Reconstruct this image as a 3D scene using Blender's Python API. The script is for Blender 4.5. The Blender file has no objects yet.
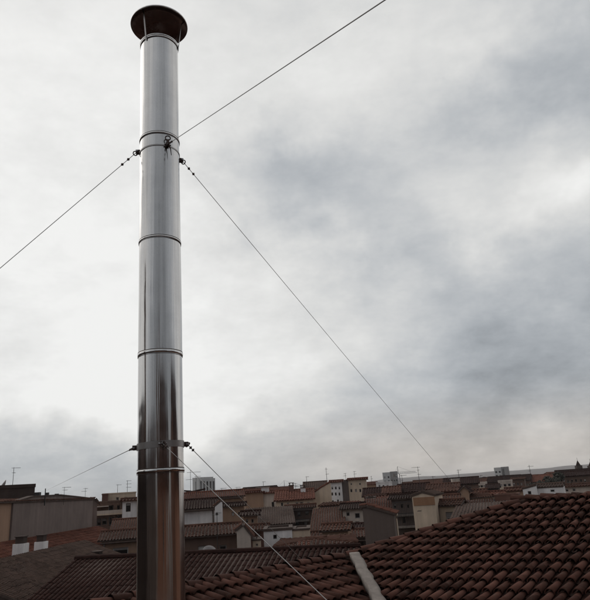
import bpy, math, random
import numpy as np
from mathutils import Vector, Matrix

random.seed(7)
sc = bpy.context.scene
C = sc.collection
PI = math.pi
rad = math.radians

# ------------------------------------------------------------------ camera
FPX, IW, IH = 600.0, 590.0, 600.0          # focal length in photo pixels
PITCH, ROLL, EYE = rad(17.7), rad(3.7), 15.0
_fwd = Vector((0, math.cos(PITCH), math.sin(PITCH)))
_right = Vector((1, 0, 0))
_up = Vector((0, -math.sin(PITCH), math.cos(PITCH)))
CR = _right * math.cos(ROLL) - _up * math.sin(ROLL)
CU = _up * math.cos(ROLL) + _right * math.sin(ROLL)
CF = _fwd
CAM = Vector((0, 0, EYE))
cam = bpy.data.cameras.new('camera')
cam.sensor_fit = 'HORIZONTAL'
cam.sensor_width = 36.0
cam.lens = FPX / IW * 36.0
cam.clip_start, cam.clip_end = 0.05, 20000
camo = bpy.data.objects.new('camera', cam)
C.objects.link(camo)
camo.matrix_world = Matrix((
    (CR.x, CU.x, -CF.x, CAM.x), (CR.y, CU.y, -CF.y, CAM.y), (CR.z, CU.z, -CF.z, CAM.z), (0, 0, 0, 1)))
sc.camera = camo


def ray(px, py):
    return (CF * FPX + CR * (px - IW / 2) + CU * (IH / 2 - py)).normalized()


def at(px, py, Y):                          # a pixel's direction followed to the ground distance Y
    d = ray(px, py)
    return CAM + d * (Y / d.y)


def proj(p):
    q = p - CAM
    z = q.dot(CF)
    if z < .1:
        return (-9999, -9999)
    return (IW / 2 + FPX * q.dot(CR) / z, IH / 2 - FPX * q.dot(CU) / z)


def azel(px, py):
    d = ray(px, py)
    return math.atan2(d.x, d.y), math.asin(d.z)


# ------------------------------------------------------------------ sky, sun, exposure
sc.view_settings.view_transform = 'Standard'
sc.view_settings.look = 'None'
sc.view_settings.gamma = 1.0
sc.view_settings.exposure = 0.0
sc.view_settings.use_curve_mapping = False

sc.cycles.max_bounces = 5
sc.cycles.diffuse_bounces = 3
sc.cycles.glossy_bounces = 3
sc.cycles.volume_bounces = 0
SUN_AZ, SUN_EL = rad(-50), rad(48)
world = bpy.data.worlds.new('World')
sc.world = world
world.use_nodes = True
wt = world.node_tree
wt.nodes.clear()


class NG:
    """small helper around a node tree"""
    def __init__(s, t):
        s.t = t

    def n(s, typ, **kw):
        nd = s.t.nodes.new(typ)
        for k, v in kw.items():
            setattr(nd, k, v)
        return nd

    def l(s, a, b):
        s.t.links.new(a, b)

    def put(s, sock, v):
        if isinstance(v, bpy.types.NodeSocket):
            s.l(v, sock)
        else:
            sock.default_value = v

    def m(s, op, a, b=0.0, c=0.0, clamp=False):
        nd = s.n('ShaderNodeMath', operation=op)
        nd.use_clamp = clamp
        s.put(nd.inputs[0], a)
        s.put(nd.inputs[1], b)
        s.put(nd.inputs[2], c)
        return nd.outputs[0]

    def mix(s, f, a, b, mode='MIX'):
        nd = s.n('ShaderNodeMix', data_type='RGBA', blend_type=mode)
        s.put(nd.inputs[0], f)
        s.put(nd.inputs[6], a)
        s.put(nd.inputs[7], b)
        return nd.outputs[2]

    def noise(s, vec, scale, detail=4.0, rough=.55, w=None):
        nd = s.n('ShaderNodeTexNoise')
        if vec is not None:
            s.l(vec, nd.inputs['Vector'])
        nd.inputs['Scale'].default_value = scale
        nd.inputs['Detail'].default_value = detail
        nd.inputs['Roughness'].default_value = rough
        return nd

    def ramp(s, v, a, b, c=0.0, d=1.0):
        nd = s.n('ShaderNodeMapRange', interpolation_type='SMOOTHSTEP')
        s.put(nd.inputs['Value'], v)
        nd.inputs['From Min'].default_value = a
        nd.inputs['From Max'].default_value = b
        nd.inputs['To Min'].default_value = c
        nd.inputs['To Max'].default_value = d
        return nd.outputs[0]


W = NG(wt)
tc = W.n('ShaderNodeTexCoord')
dirv = tc.outputs['Generated']
sep0 = W.n('ShaderNodeSeparateXYZ')
W.l(dirv, sep0.inputs[0])
# ragged cloud edges: bend the direction by noise before the cloud masses are laid out
zpos = W.m('MAXIMUM', sep0.outputs[2], 0.0)
flat = W.m('DIVIDE', 1.0, W.m('ADD', zpos, 0.38))
cp = W.n('ShaderNodeCombineXYZ')
W.l(W.m('MULTIPLY', sep0.outputs[0], flat), cp.inputs[0])
W.l(W.m('MULTIPLY', sep0.outputs[1], flat), cp.inputs[1])
W.l(W.m('MULTIPLY', zpos, 1.5), cp.inputs[2])
nA = W.noise(cp.outputs[0], 1.6, 6, .55)
nB = W.noise(cp.outputs[0], 3.8, 7, .62)
nC = W.noise(dirv, 2.6, 6, .6)
nD = W.noise(cp.outputs[0], 9.5, 6, .65)
wob = W.n('ShaderNodeVectorMath', operation='SUBTRACT')
W.l(nC.outputs['Color'], wob.inputs[0])
wob.inputs[1].default_value = (.5, .5, .5)
wsc = W.n('ShaderNodeVectorMath', operation='SCALE')
W.l(wob.outputs[0], wsc.inputs[0])
wsc.inputs['Scale'].default_value = 0.42
wad = W.n('ShaderNodeVectorMath', operation='ADD')
W.l(dirv, wad.inputs[0])
W.l(wsc.outputs[0], wad.inputs[1])
sep = W.n('ShaderNodeSeparateXYZ')
W.l(wad.outputs[0], sep.inputs[0])
az = W.m('ARCTAN2', sep.outputs[0], sep.outputs[1])
el = W.m('ARCSINE', W.m('MINIMUM', W.m('MAXIMUM', sep.outputs[2], -.999), .999))


def cloud(px, py, sa, se, tilt, amp):
    a0, e0 = azel(px, py)
    da = W.m('SUBTRACT', az, a0)
    de = W.m('SUBTRACT', el, e0)
    ct, st = math.cos(rad(tilt)), math.sin(rad(tilt))
    p = W.m('ADD', W.m('MULTIPLY', da, ct / sa), W.m('MULTIPLY', de, st / sa))
    q = W.m('ADD', W.m('MULTIPLY', da, -st / se), W.m('MULTIPLY', de, ct / se))
    r2 = W.m('ADD', W.m('MULTIPLY', p, p), W.m('MULTIPLY', q, q))
    return W.m('MULTIPLY', W.m('EXPONENT', W.m('MULTIPLY', r2, -1.0)), amp)


CLOUDS = [
    (40, 60, .62, .36, 0, .20), (60, 290, .40, .16, 0, .15), (230, 365, .26, .085, 6, .16), (110, 395, .16, .05, 0, .12),
    (545, 372, .27, .145, -8, -.33), (290, 205, .20, .085, -14, -.27), (430, 250, .16, .06, -20, -.09),
    (570, 195, .12, .05, 15, .16), (545, 50, .17, .10, 12, -.29), (395, 165, .10, .05, 10, -.07), (380, 60, .2, .08, 0, .06),
    (30, 478, .55, .085, 0, -.17), (300, 475, .3, .05, 0, -.05), (460, 472, .25, .05, 0, .07)]
tot = W.m('ADD', .67, 0.0)
for c in CLOUDS:
    tot = W.m('ADD', tot, cloud(*c))
# away from the glow behind the cloud the deck gets gradually greyer
gl = W.n('ShaderNodeVectorMath', operation='DOT_PRODUCT')
W.l(dirv, gl.inputs[0])
gl.inputs[1].default_value = Vector((-.35, .8, .45)).normalized()
tot = W.m('MULTIPLY', tot, W.ramp(gl.outputs['Value'], -.85, .35, .34, 1.0))
tot = W.m('ADD', tot, W.m('MULTIPLY', W.m('SUBTRACT', nA.outputs['Fac'], .5), .30))
tot = W.m('ADD', tot, W.m('MULTIPLY', W.m('SUBTRACT', nB.outputs['Fac'], .5), .30))
tot = W.m('ADD', tot, W.m('MULTIPLY', W.m('SUBTRACT', nD.outputs['Fac'], .5), .19))
tot = W.m('MINIMUM', W.m('MAXIMUM', tot, .18), .93)
tint = W.mix(W.ramp(tot, .35, .8), (.925, .985, 1.05, 1), (1.0, 1.0, .98, 1))
warm = W.m('MULTIPLY', W.ramp(sep0.outputs[2], .02, .16, 1.0, 0.0), W.ramp(sep0.outputs[0], -.25, .2))
tint = W.mix(warm, tint, (1.06, .995, .93, 1))
grey = W.n('ShaderNodeCombineColor')
for i in range(3):
    W.l(tot, grey.inputs[i])
deck = W.mix(1.0, grey.outputs[0], tint, 'MULTIPLY')
sky = W.n('ShaderNodeTexSky', sky_type='NISHITA')
sky.sun_disc = False
sky.sun_elevation = SUN_EL
sky.sun_rotation = SUN_AZ
bg1 = W.n('ShaderNodeBackground')
W.l(sky.outputs[0], bg1.inputs[0])
bg1.inputs[1].default_value = 0.06
bg2 = W.n('ShaderNodeBackground')
W.l(deck, bg2.inputs[0])
bg2.inputs[1].default_value = 1.0
mx = W.n('ShaderNodeMixShader')
mx.inputs[0].default_value = 0.95          # the cloud deck is nearly closed
W.l(bg1.outputs[0], mx.inputs[1])
W.l(bg2.outputs[0], mx.inputs[2])
wo = W.n('ShaderNodeOutputWorld')
W.l(mx.outputs[0], wo.inputs[0])

sun = bpy.data.lights.new('sun', 'SUN')
sun.energy = 0.5
sun.angle = rad(50)
sun.color = (1, .97, .93)
suno = bpy.data.objects.new('sun', sun)
C.objects.link(suno)
sdir = Vector((math.sin(SUN_AZ) * math.cos(SUN_EL), math.cos(SUN_AZ) * math.cos(SUN_EL), math.sin(SUN_EL)))
suno.rotation_euler = sdir.to_track_quat('Z', 'Y').to_euler()
suno.location = (-30, 30, 60)

# ------------------------------------------------------------------ materials
MATS = {}


def new_mat(name):
    m = bpy.data.materials.new(name)
    m.use_nodes = True
    g = NG(m.node_tree)
    b = m.node_tree.nodes['Principled BSDF']
    return m, g, b


def stain_mat(key, col, rough=.9, var=.35, scale=.6, streak=.35, bump=.15, spec=.2):
    """rendered / plastered masonry: blotches, rain streaks, fine grain"""
    if key in MATS:
        return MATS[key]
    m, g, b = new_mat(key)
    geo = g.n('ShaderNodeNewGeometry')
    n1 = g.noise(geo.outputs['Position'], scale, 6, .6)
    mp = g.n('ShaderNodeMapping')
    mp.inputs['Scale'].default_value = (2.2, 2.2, .14)
    g.l(geo.outputs['Position'], mp.inputs['Vector'])
    n2 = g.noise(mp.outputs[0], 1.0, 5, .6)
    n3 = g.noise(geo.outputs['Position'], 18, 4, .6)
    f = g.m('ADD', g.m('MULTIPLY', g.m('SUBTRACT', n1.outputs['Fac'], .5), 2 * var),
            g.m('MULTIPLY', g.m('SUBTRACT', n2.outputs['Fac'], .5), 2 * streak))
    f = g.m('ADD', f, g.m('MULTIPLY', g.m('SUBTRACT', n3.outputs['Fac'], .5), .25))
    fac = g.m('ADD', f, 1.0)
    hs = g.n('ShaderNodeVectorMath', operation='SCALE')
    hs.inputs[0].default_value = col[:3]
    g.l(fac, hs.inputs['Scale'])
    g.l(hs.outputs[0], b.inputs['Base Color'])
    b.inputs['Roughness'].default_value = rough
    b.inputs['Specular IOR Level'].default_value = spec
    bp = g.n('ShaderNodeBump')
    bp.inputs['Strength'].default_value = bump
    bp.inputs['Distance'].default_value = .02
    g.l(n3.outputs['Fac'], bp.inputs['Height'])
    g.l(bp.outputs[0], b.inputs['Normal'])
    MATS[key] = m
    return m


def tile_mat(key, col, lichen=(.10, .095, .08), lich=.35, rnd=.5, rough=.85, wave=False):
    """fired clay tile with per-tile tone, blotches and lichen"""
    if key in MATS:
        return MATS[key]
    m, g, b = new_mat(key)
    geo = g.n('ShaderNodeNewGeometry')
    oi = g.n('ShaderNodeObjectInfo')
    n1 = g.noise(geo.outputs['Position'], 1.1, 5, .6)
    n2 = g.noise(geo.outputs['Position'], 9.0, 5, .65)
    vo = g.n('ShaderNodeTexVoronoi')
    vo.inputs['Scale'].default_value = 3.4
    g.l(geo.outputs['Position'], vo.inputs['Vector'])
    sepc = g.n('ShaderNodeSeparateColor')
    g.l(vo.outputs['Color'], sepc.inputs[0])
    f = g.m('ADD', 1.0, g.m('MULTIPLY', g.m('SUBTRACT', oi.outputs['Random'], .5), rnd))
    f = g.m('ADD', f, g.m('MULTIPLY', g.m('SUBTRACT', n1.outputs['Fac'], .5), .7))
    f = g.m('ADD', f, g.m('MULTIPLY', g.m('SUBTRACT', sepc.outputs[0], .5), .45))
    hs = g.n('ShaderNodeVectorMath', operation='SCALE')
    hs.inputs[0].default_value = col[:3]
    g.l(f, hs.inputs['Scale'])
    lf = g.m('MULTIPLY', g.ramp(n2.outputs['Fac'], .48, .72), lich)
    mixc = g.mix(lf, hs.outputs[0], (*lichen, 1))
    g.l(mixc, b.inputs['Base Color'])
    b.inputs['Roughness'].default_value = rough
    b.inputs['Specular IOR Level'].default_value = .07
    bp = g.n('ShaderNodeBump')
    bp.inputs['Strength'].default_value = .35
    bp.inputs['Distance'].default_value = .01
    g.l(n2.outputs['Fac'], bp.inputs['Height'])
    g.l(bp.outputs[0], b.inputs['Normal'])
    MATS[key] = m
    return m


def plain_mat(key, col, rough=.6, metal=0.0, spec=.4, var=.25, scale=8.0):
    if key in MATS:
        return MATS[key]
    m, g, b = new_mat(key)
    geo = g.n('ShaderNodeNewGeometry')
    n1 = g.noise(geo.outputs['Position'], scale, 4, .6)
    f = g.m('ADD', 1.0, g.m('MULTIPLY', g.m('SUBTRACT', n1.outputs['Fac'], .5), 2 * var))
    hs = g.n('ShaderNodeVectorMath', operation='SCALE')
    hs.inputs[0].default_value = col[:3]
    g.l(f, hs.inputs['Scale'])
    g.l(hs.outputs[0], b.inputs['Base Color'])
    b.inputs['Roughness'].default_value = rough
    b.inputs['Metallic'].default_value = metal
    b.inputs['Specular IOR Level'].default_value = spec
    MATS[key] = m
    return m


def steel_mat(key, col, rough, streak=.05):
    """rolled stainless sheet: vertical drawing lines, smears, slight oil-canning"""
    m, g, b = new_mat(key)
    tcn = g.n('ShaderNodeTexCoord')
    mp = g.n('ShaderNodeMapping')
    mp.inputs['Scale'].default_value = (34, 34, .5)
    g.l(tcn.outputs['Object'], mp.inputs['Vector'])
    n1 = g.noise(mp.outputs[0], 1.0, 4, .6)
    n2 = g.noise(tcn.outputs['Object'], 5.0, 5, .6)
    mp2 = g.n('ShaderNodeMapping')
    mp2.inputs['Scale'].default_value = (15, 15, .35)
    g.l(tcn.outputs['Object'], mp2.inputs['Vector'])
    n3 = g.noise(mp2.outputs[0], 1.0, 3, .5)
    f = g.m('ADD', g.m('MULTIPLY', g.m('SUBTRACT', n1.outputs['Fac'], .5), .55), 1.0)
    f = g.m('ADD', f, g.m('MULTIPLY', g.m('SUBTRACT', n2.outputs['Fac'], .5), .30))
    n4 = g.noise(tcn.outputs['Object'], 190.0, 3, .7)
    f = g.m('ADD', f, g.m('MULTIPLY', g.m('SUBTRACT', n4.outputs['Fac'], .5), .35))
    hs = g.n('ShaderNodeVectorMath', operation='SCALE')
    hs.inputs[0].default_value = col
    g.l(f, hs.inputs['Scale'])
    g.l(hs.outputs[0], b.inputs['Base Color'])
    b.inputs['Metallic'].default_value = 1.0
    rr = g.m('ADD', rough, g.m('MULTIPLY', g.m('SUBTRACT', n2.outputs['Fac'], .5), .22))
    g.l(g.m('MAXIMUM', rr, .03), b.inputs['Roughness'])
    bp = g.n('ShaderNodeBump')
    bp.inputs['Strength'].default_value = .6
    bp.inputs['Distance'].default_value = streak
    g.l(n3.outputs['Fac'], bp.inputs['Height'])
    g.l(bp.outputs[0], b.inputs['Normal'])
    MATS[key] = m
    return m


WALL = {}


def wall(key, col, **kw):
    WALL[key] = stain_mat('wall_' + key, col, **kw)


wall('white', (.70, .66, .645), var=.35, streak=.45)
wall('cream', (.53, .415, .315), var=.32, streak=.45)
wall('ochre', (.33, .21, .145), var=.2, streak=.25)
wall('terracotta', (.21, .105, .07), var=.2, streak=.2)
wall('orange', (.29, .16, .095), var=.25, streak=.25)
wall('grey', (.185, .145, .13), var=.35, streak=.3)
wall('greybrown', (.13, .098, .085), var=.22, streak=.25)
wall('lightgrey', (.48, .40, .345), var=.35, streak=.45)
wall('brown', (.125, .078, .06), var=.3, streak=.3)
wall('dark', (.06, .042, .036), var=.3, streak=.3)
wall('brick', (.145, .075, .058), var=.3, streak=.2)
wall('towerwhite', (.5, .49, .48), var=.1, streak=.2)
wall('towergrey', (.27, .25, .245), var=.15, streak=.2)
ROOF = {
    'red': tile_mat('tile_red', (.115, .045, .031), lich=.2),
    'brown': tile_mat('tile_brown', (.082, .038, .027), lich=.25, lichen=(.09, .068, .055)),
    'dark': tile_mat('tile_dark', (.027, .0115, .009), lich=.12, lichen=(.06, .045, .038)),
    'greytile': tile_mat('tile_grey', (.078, .050, .040), lich=.35, lichen=(.088, .070, .058)),
}
NEAR_TILE = tile_mat('tile_near', (.080, .036, .027), lichen=(.085, .068, .055), lich=.35, rnd=.8)
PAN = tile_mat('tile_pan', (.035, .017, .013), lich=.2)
CONC = stain_mat('mortar', (.21, .18, .16), var=.5, streak=.05, scale=6, bump=.5)
GLASS = plain_mat('pane_glass', (.018, .016, .016), rough=.12, spec=.5)
FRAME = plain_mat('frame_brown', (.10, .07, .055), rough=.6)
FRAMEW = plain_mat('frame_white', (.5, .48, .46), rough=.6)
IRON = plain_mat('dark_iron', (.05, .045, .045), rough=.55, metal=.6)
GALV = plain_mat('galvanised', (.35, .35, .36), rough=.45, metal=.9)
FASCIA = stain_mat('fascia', (.085, .06, .05))
SHUTTER = plain_mat('shutter_grey', (.30, .27, .26), rough=.7)
DARKIN = plain_mat('dark_inside', (.012, .010, .010), rough=.95, spec=.05)


# ------------------------------------------------------------------ mesh helpers
class MB:
    def __init__(s):
        s.v, s.f = [], []

    def poly(s, pts):
        i = len(s.v)
        s.v += [tuple(p) for p in pts]
        s.f.append(tuple(range(i, i + len(pts))))

    def box(s, x0, x1, y0, y1, z0, z1):
        i = len(s.v)
        s.v += [(x0, y0, z0), (x1, y0, z0), (x1, y1, z0), (x0, y1, z0), (x0, y0, z1), (x1, y0, z1), (x1, y1, z1), (x0, y1, z1)]
        s.f += [tuple(i + k for k in q) for q in ((3, 2, 1, 0), (4, 5, 6, 7), (0, 1, 5, 4), (1, 2, 6, 5), (2, 3, 7, 6), (3, 0, 4, 7))]

    def slab(s, pts, off):
        """a polygon given thickness along the vector off"""
        n = len(pts)
        i = len(s.v)
        off = Vector(off)
        s.v += [tuple(p) for p in pts] + [tuple(Vector(p) + off) for p in pts]
        s.f.append(tuple(range(i, i + n)))
        s.f.append(tuple(range(i + 2 * n - 1, i + n - 1, -1)))
        for k in range(n):
            s.f.append((i + k, i + n + k, i + n + (k + 1) % n, i + (k + 1) % n))

    def tube(s, p0, p1, r0, r1=None, n=8, cap=True):
        p0, p1 = Vector(p0), Vector(p1)
        r1 = r0 if r1 is None else r1
        d = (p1 - p0).normalized()
        a = d.orthogonal().normalized()
        b = d.cross(a)
        i = len(s.v)
        for p, r in ((p0, r0), (p1, r1)):
            for k in range(n):
                t = 2 * PI * k / n
                s.v.append(tuple(p + a * (r * math.cos(t)) + b * (r * math.sin(t))))
        for k in range(n):
            k2 = (k + 1) % n
            s.f.append((i + k, i + k2, i + n + k2, i + n + k))
        if cap:
            s.f.append(tuple(i + k for k in range(n - 1, -1, -1)))
            s.f.append(tuple(i + n + k for k in range(n)))

    def lathe(s, prof, n=48, closed=False):
        i = len(s.v)
        for r, z in prof:
            for k in range(n):
                t = 2 * PI * k / n
                s.v.append((r * math.cos(t), r * math.sin(t), z))
        m = len(prof)
        for j in range(m if closed else m - 1):
            j2 = (j + 1) % m
            for k in range(n):
                k2 = (k + 1) % n
                s.f.append((i + j * n + k, i + j * n + k2, i + j2 * n + k2, i + j2 * n + k))

    def mesh(s, name, mat, smooth=False):
        me = bpy.data.meshes.new(name)
        me.from_pydata(s.v, [], s.f)
        me.materials.append(mat)
        if smooth:
            me.polygons.foreach_set('use_smooth', [True] * len(me.polygons))
        me.update()
        return me

    def build(s, name, mat, parent=None, smooth=False, kind=None):
        return link(name, s.mesh(name, mat, smooth), parent, kind)


def link(name, me, parent=None, kind=None):
    o = bpy.data.objects.new(name, me)
    C.objects.link(o)
    o.parent = parent
    if kind:
        o['kind'] = kind
    return o


def tag(o, label, cat, group=None):
    o['label'] = label
    o['category'] = cat
    if group:
        o['group'] = group
    return o


def thing(name, label, cat, loc=(0, 0, 0), rotz=0.0, group=None):
    o = bpy.data.objects.new(name, None)
    o.empty_display_size = .2
    C.objects.link(o)
    o.location = loc
    o.rotation_euler = (0, 0, rotz)
    return tag(o, label, cat, group)


def tile_sheet(mb, O, U, V, N, wid, vmax, s=.21, e=.40, rad_=.082, jit=.008, v0=0.0, n=4, step=.022):
    """rows of overlapping half-round tiles on the plane O + u*U + v*V (v climbs the slope)"""
    cnt = max(1, int(wid / s))
    s = wid / cnt
    for i in range(cnt):
        u = (i + .5) * s
        lo, hi = vmax(u)
        v = lo - random.uniform(0, .09)
        while v < hi - .02:
            v2 = min(v + e, hi)
            du = random.uniform(-jit, jit)
            l0 = step + random.uniform(-.3, .5) * step
            sag = N * (.028 * math.sin(u * 1.1 + O.x) * math.sin(v * .9 + O.y) - .012)
            base = len(mb.v)
            for vv, lift, r in ((max(v, lo - .05), l0, rad_), (v2, .006, rad_ * .86)):
                for k in range(n + 1):
                    t = PI * k / n
                    mb.v.append(tuple(O + U * (u + du - r * math.cos(t)) + V * vv + N * (lift + r * .85 * math.sin(t)) + sag))
            for k in range(n):
                mb.f.append((base + k, base + k + 1, base + n + 2 + k, base + n + 1 + k))
            mb.f.append(tuple(base + k for k in range(n, -1, -1)))
            v = v2


# ------------------------------------------------------------------ houses
def put_window(parent, u, z, w, h, y, small, fm, pane=True):
    """frame ring + pane (+ sill), set back in its reveal"""
    mb = MB()
    t = min(.07, w * .12)
    d0, d1 = y - .05, y
    mb.box(u - w / 2, u - w / 2 + t, d0, d1, z - h / 2, z + h / 2)
    mb.box(u + w / 2 - t, u + w / 2, d0, d1, z - h / 2, z + h / 2)
    mb.box(u - w / 2 + t, u + w / 2 - t, d0, d1, z - h / 2, z - h / 2 + t)
    mb.box(u - w / 2 + t, u + w / 2 - t, d0, d1, z + h / 2 - t, z + h / 2)
    if not small:
        mb.box(u - t / 2, u + t / 2, d0 + .005, d1 - .004, z - h / 2 + t, z + h / 2 - t)
    wo_ = mb.build('window', fm, parent)
    p = MB()
    p.box(u - w / 2 + t * .5, u + w / 2 - t * .5, y - .022, y - .012, z - h / 2 + t * .5, z + h / 2 - t * .5)
    p.build('pane', GLASS, wo_)
    fr = random.choice((0, 0, .25, .4, .6, 1.0))
    if fr > 0:
        rb_ = MB()
        zt_b = z + h / 2 - t * .6
        nb_ = max(2, int(h * fr / .12))
        for i_ in range(nb_):
            z1_ = zt_b - (h - t) * fr * i_ / nb_
            z0_ = zt_b - (h - t) * fr * (i_ + 1) / nb_ + .012
            rb_.box(u - w / 2 + t * .6, u + w / 2 - t * .6, y - .046, y - .030, z0_, z1_)
        rb_.build('roller_blind', random.choice((SHUTTER, SHUTTER, FRAMEW, FRAME)), wo_)
    if not small:
        q = MB()
        q.box(u - w / 2 - .08, u + w / 2 + .08, -.07, y - .052, z - h / 2 - .07, z - h / 2 - .002)
        q.build('sill', CONC, wo_)


def slope(parent, O, U, V, N, wid, slopelen, vmax, rm, tiles, name='roof', fascia=None):
    """one roof slope: a thin slab with tile rows laid on it"""
    pts = []
    for u in (0.0, wid):
        pass
    lo0, hi0 = vmax(0.001)
    lo1, hi1 = vmax(wid - .001)
    # sample the outline so hips and valleys are followed
    us = [0.0] + [wid * k / 12 for k in range(1, 12)] + [wid]
    bot = [O + U * u + V * vmax(min(max(u, .001), wid - .001))[0] for u in us]
    top = [O + U * u + V * vmax(min(max(u, .001), wid - .001))[1] for u in us]
    mb = MB()
    for k in range(len(us) - 1):
        mb.slab([bot[k], bot[k + 1], top[k + 1], top[k]], N * -.10)
    r = mb.build(name, rm if not tiles else FASCIA, parent)
    if tiles:
        t = MB()
        tile_sheet(t, O, U, V, N, wid, vmax, e=.42, step=.007 if rm is ROOF['greytile'] else .011 if rm is ROOF['dark'] else .020)
        t.build('roof_tiles', rm, r, smooth=False, kind='stuff')
    else:
        t = MB()
        # far roofs: broad tile courses
        cnt = max(2, int(wid / .32))
        tile_sheet(t, O, U, V, N, wid, vmax, s=wid / cnt, e=.9, rad_=.12, n=3)
        t.build('roof_tiles', rm, r, kind='stuff')
    return r


def house_w(name, label, A, B, ez, depth, roof, wm, rm, wins=(), cat='house', tiles=True, oh=.3, group=None,
            base=0.0, fm=None, chim=(), side=None, awall=None, recess=.16):
    """A, B: world xy of the facade's left / right foot; ez: eave height; roof: (kind, ...)"""
    A, B = Vector((A[0], A[1], 0)), Vector((B[0], B[1], 0))
    d = B - A
    Wd = d.length
    yaw = math.atan2(d.y, d.x)
    t = thing(name, label, cat, (A.x, A.y, base), yaw, group)
    ez = ez - base
    fm = fm or random.choice((FRAME, FRAMEW, SHUTTER))
    D = depth
    # profile of the facade's top edge, in (u, z)
    kind = roof[0]
    if kind in ('gx', 'hip', 'shed', 'flat'):
        prof = [(0, ez), (Wd, ez)]
    elif kind == 'gy':
        fr = roof[2] if len(roof) > 2 else .5
        prof = [(0, ez), (Wd * fr, ez + roof[1]), (Wd, ez)]
    else:
        prof = [(u, z - base) for u, z in roof[1]]
        prof[0] = (0, prof[0][1])
        prof[-1] = (Wd, prof[-1][1])
    zmin = min(z for u, z in prof)
    # front wall with real openings
    rects = []
    for (u, z, w, h) in wins:
        z = z - base
        if u - w / 2 > .05 and u + w / 2 < Wd - .05 and z + h / 2 < zmin - .03:
            rects.append((u, z, w, h))
    us = sorted(set([0, Wd] + [round(u + s * w / 2, 4) for u, z, w, h in rects for s in (-1, 1)]))
    zs = sorted(set([0, zmin] + [round(z + s * h / 2, 4) for u, z, w, h in rects for s in (-1, 1)]))
    mb = MB()
    for i in range(len(us) - 1):
        for j in range(len(zs) - 1):
            cu, cz = (us[i] + us[i + 1]) / 2, (zs[j] + zs[j + 1]) / 2
            if any(abs(cu - u) < w / 2 and abs(cz - z) < h / 2 for u, z, w, h in rects):
                continue
            mb.poly([(us[i], 0, zs[j]), (us[i + 1], 0, zs[j]), (us[i + 1], 0, zs[j + 1]), (us[i], 0, zs[j + 1])])
    for u, z, w, h in rects:
        a, b, c, e = u - w / 2, u + w / 2, z - h / 2, z + h / 2
        for p, q in (((a, c), (a, e)), ((b, e), (b, c)), ((a, e), (b, e)), ((b, c), (a, c))):
            mb.poly([(p[0], 0, p[1]), (q[0], 0, q[1]), (q[0], recess + .03, q[1]), (p[0], recess + .03, p[1])])
        mb.poly([(a, recess + .03, c), (b, recess + .03, c), (b, recess + .03, e), (a, recess + .03, e)])
    if len(prof) > 2 or prof[0][1] != prof[1][1]:
        up_ = [(u, 0, z) for u, z in reversed(prof)]
        mb.poly([(0, 0, zmin), (Wd, 0, zmin)] + [p for p in up_ if p[2] > zmin + 1e-6])
    # sides and back
    zl, zr = prof[0][1], prof[-1][1]
    if kind == 'gx':
        r = roof[1]
        mb.poly([(0, D, 0), (0, 0, 0), (0, 0, ez), (0, D / 2, ez + r), (0, D, ez)])
        mb.poly([(Wd, 0, 0), (Wd, D, 0), (Wd, D, ez), (Wd, D / 2, ez + r), (Wd, 0, ez)])
        mb.poly([(Wd, D, 0), (0, D, 0), (0, D, ez), (Wd, D, ez)])
    elif kind == 'shed':
        r = roof[1]
        mb.poly([(0, D, 0), (0, 0, 0), (0, 0, ez), (0, D, ez + r)])
        mb.poly([(Wd, 0, 0), (Wd, D, 0), (Wd, D, ez + r), (Wd, 0, ez)])
        mb.poly([(Wd, D, 0), (0, D, 0), (0, D, ez + r), (Wd, D, ez + r)])
    else:
        mb.poly([(0, D, 0), (0, 0, 0), (0, 0, zl), (0, D, zl)])
        mb.poly([(Wd, 0, 0), (Wd, D, 0), (Wd, D, zr), (Wd, 0, zr)])
        mb.poly([(Wd, D, 0), (0, D, 0)] + [(u, D, z) for u, z in prof])
    wallo = mb.build('wall', wm, t)
    for u, z, w, h in rects:
        put_window(t, u, z, w, h, recess, w < 1.1 or A.y > 60, fm)
    # roof
    X, Yv, Z = Vector((1, 0, 0)), Vector((0, 1, 0)), Vector((0, 0, 1))
    if kind in ('gx', 'shed'):
        r = roof[1]
        run = D / 2 if kind == 'gx' else D
        L = math.hypot(run, r)
        V = Vector((0, run, r)).normalized()
        N = X.cross(V)
        full = L + oh + (0 if kind == 'gx' else oh)
        O = Vector((-oh, 0, ez)) - V * oh + N * .11
        slope(t, O, X, V, N, Wd + 2 * oh, full, lambda u: (0, full), rm, tiles)
        if kind == 'gx':
            V2 = Vector((0, -run, r)).normalized()
            N2 = (-X).cross(V2)
            O2 = Vector((Wd + oh, D, ez)) - V2 * oh + N2 * .11
            slope(t, O2, -X, V2, N2, Wd + 2 * oh, full, lambda u: (0, full), rm, False)
            rb = MB()
            rz = ez + r + .11 * N.z + .03
            nseg = max(2, int((Wd + 2 * oh) / .42))
            for k in range(nseg):
                x0 = -oh + (Wd + 2 * oh) * k / nseg
                x1 = -oh + (Wd + 2 * oh) * (k + 1) / nseg + .04
                rb.tube((x0, D / 2, rz), (x1, D / 2, rz + .015), .13, .11, 8)
            rb.build('ridge_tiles', rm, t, kind='stuff')
    elif kind == 'hip':
        r = roof[1]
        h2 = D / 2
        k = r / h2
        V = Vector((0, h2, r)).normalized()
        N = X.cross(V)
        L = math.hypot(h2, r)
        O = Vector((0, 0, ez)) + N * .11
        cs = h2 / L
        slope(t, O - V * oh - X * oh, X, V, N, Wd + 2 * oh, L, lambda u: (0, max(.03, min(L + oh, u / cs, (Wd + 2 * oh - u) / cs))), rm, tiles)
        V2 = Vector((0, -h2, r)).normalized()
        slope(t, Vector((Wd, D, ez)) + (-X).cross(V2) * .11 - V2 * oh + X * oh, -X, V2, (-X).cross(V2), Wd + 2 * oh, L,
              lambda u: (0, max(.03, min(L + oh, u / cs, (Wd + 2 * oh - u) / cs))), rm, False)
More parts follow.
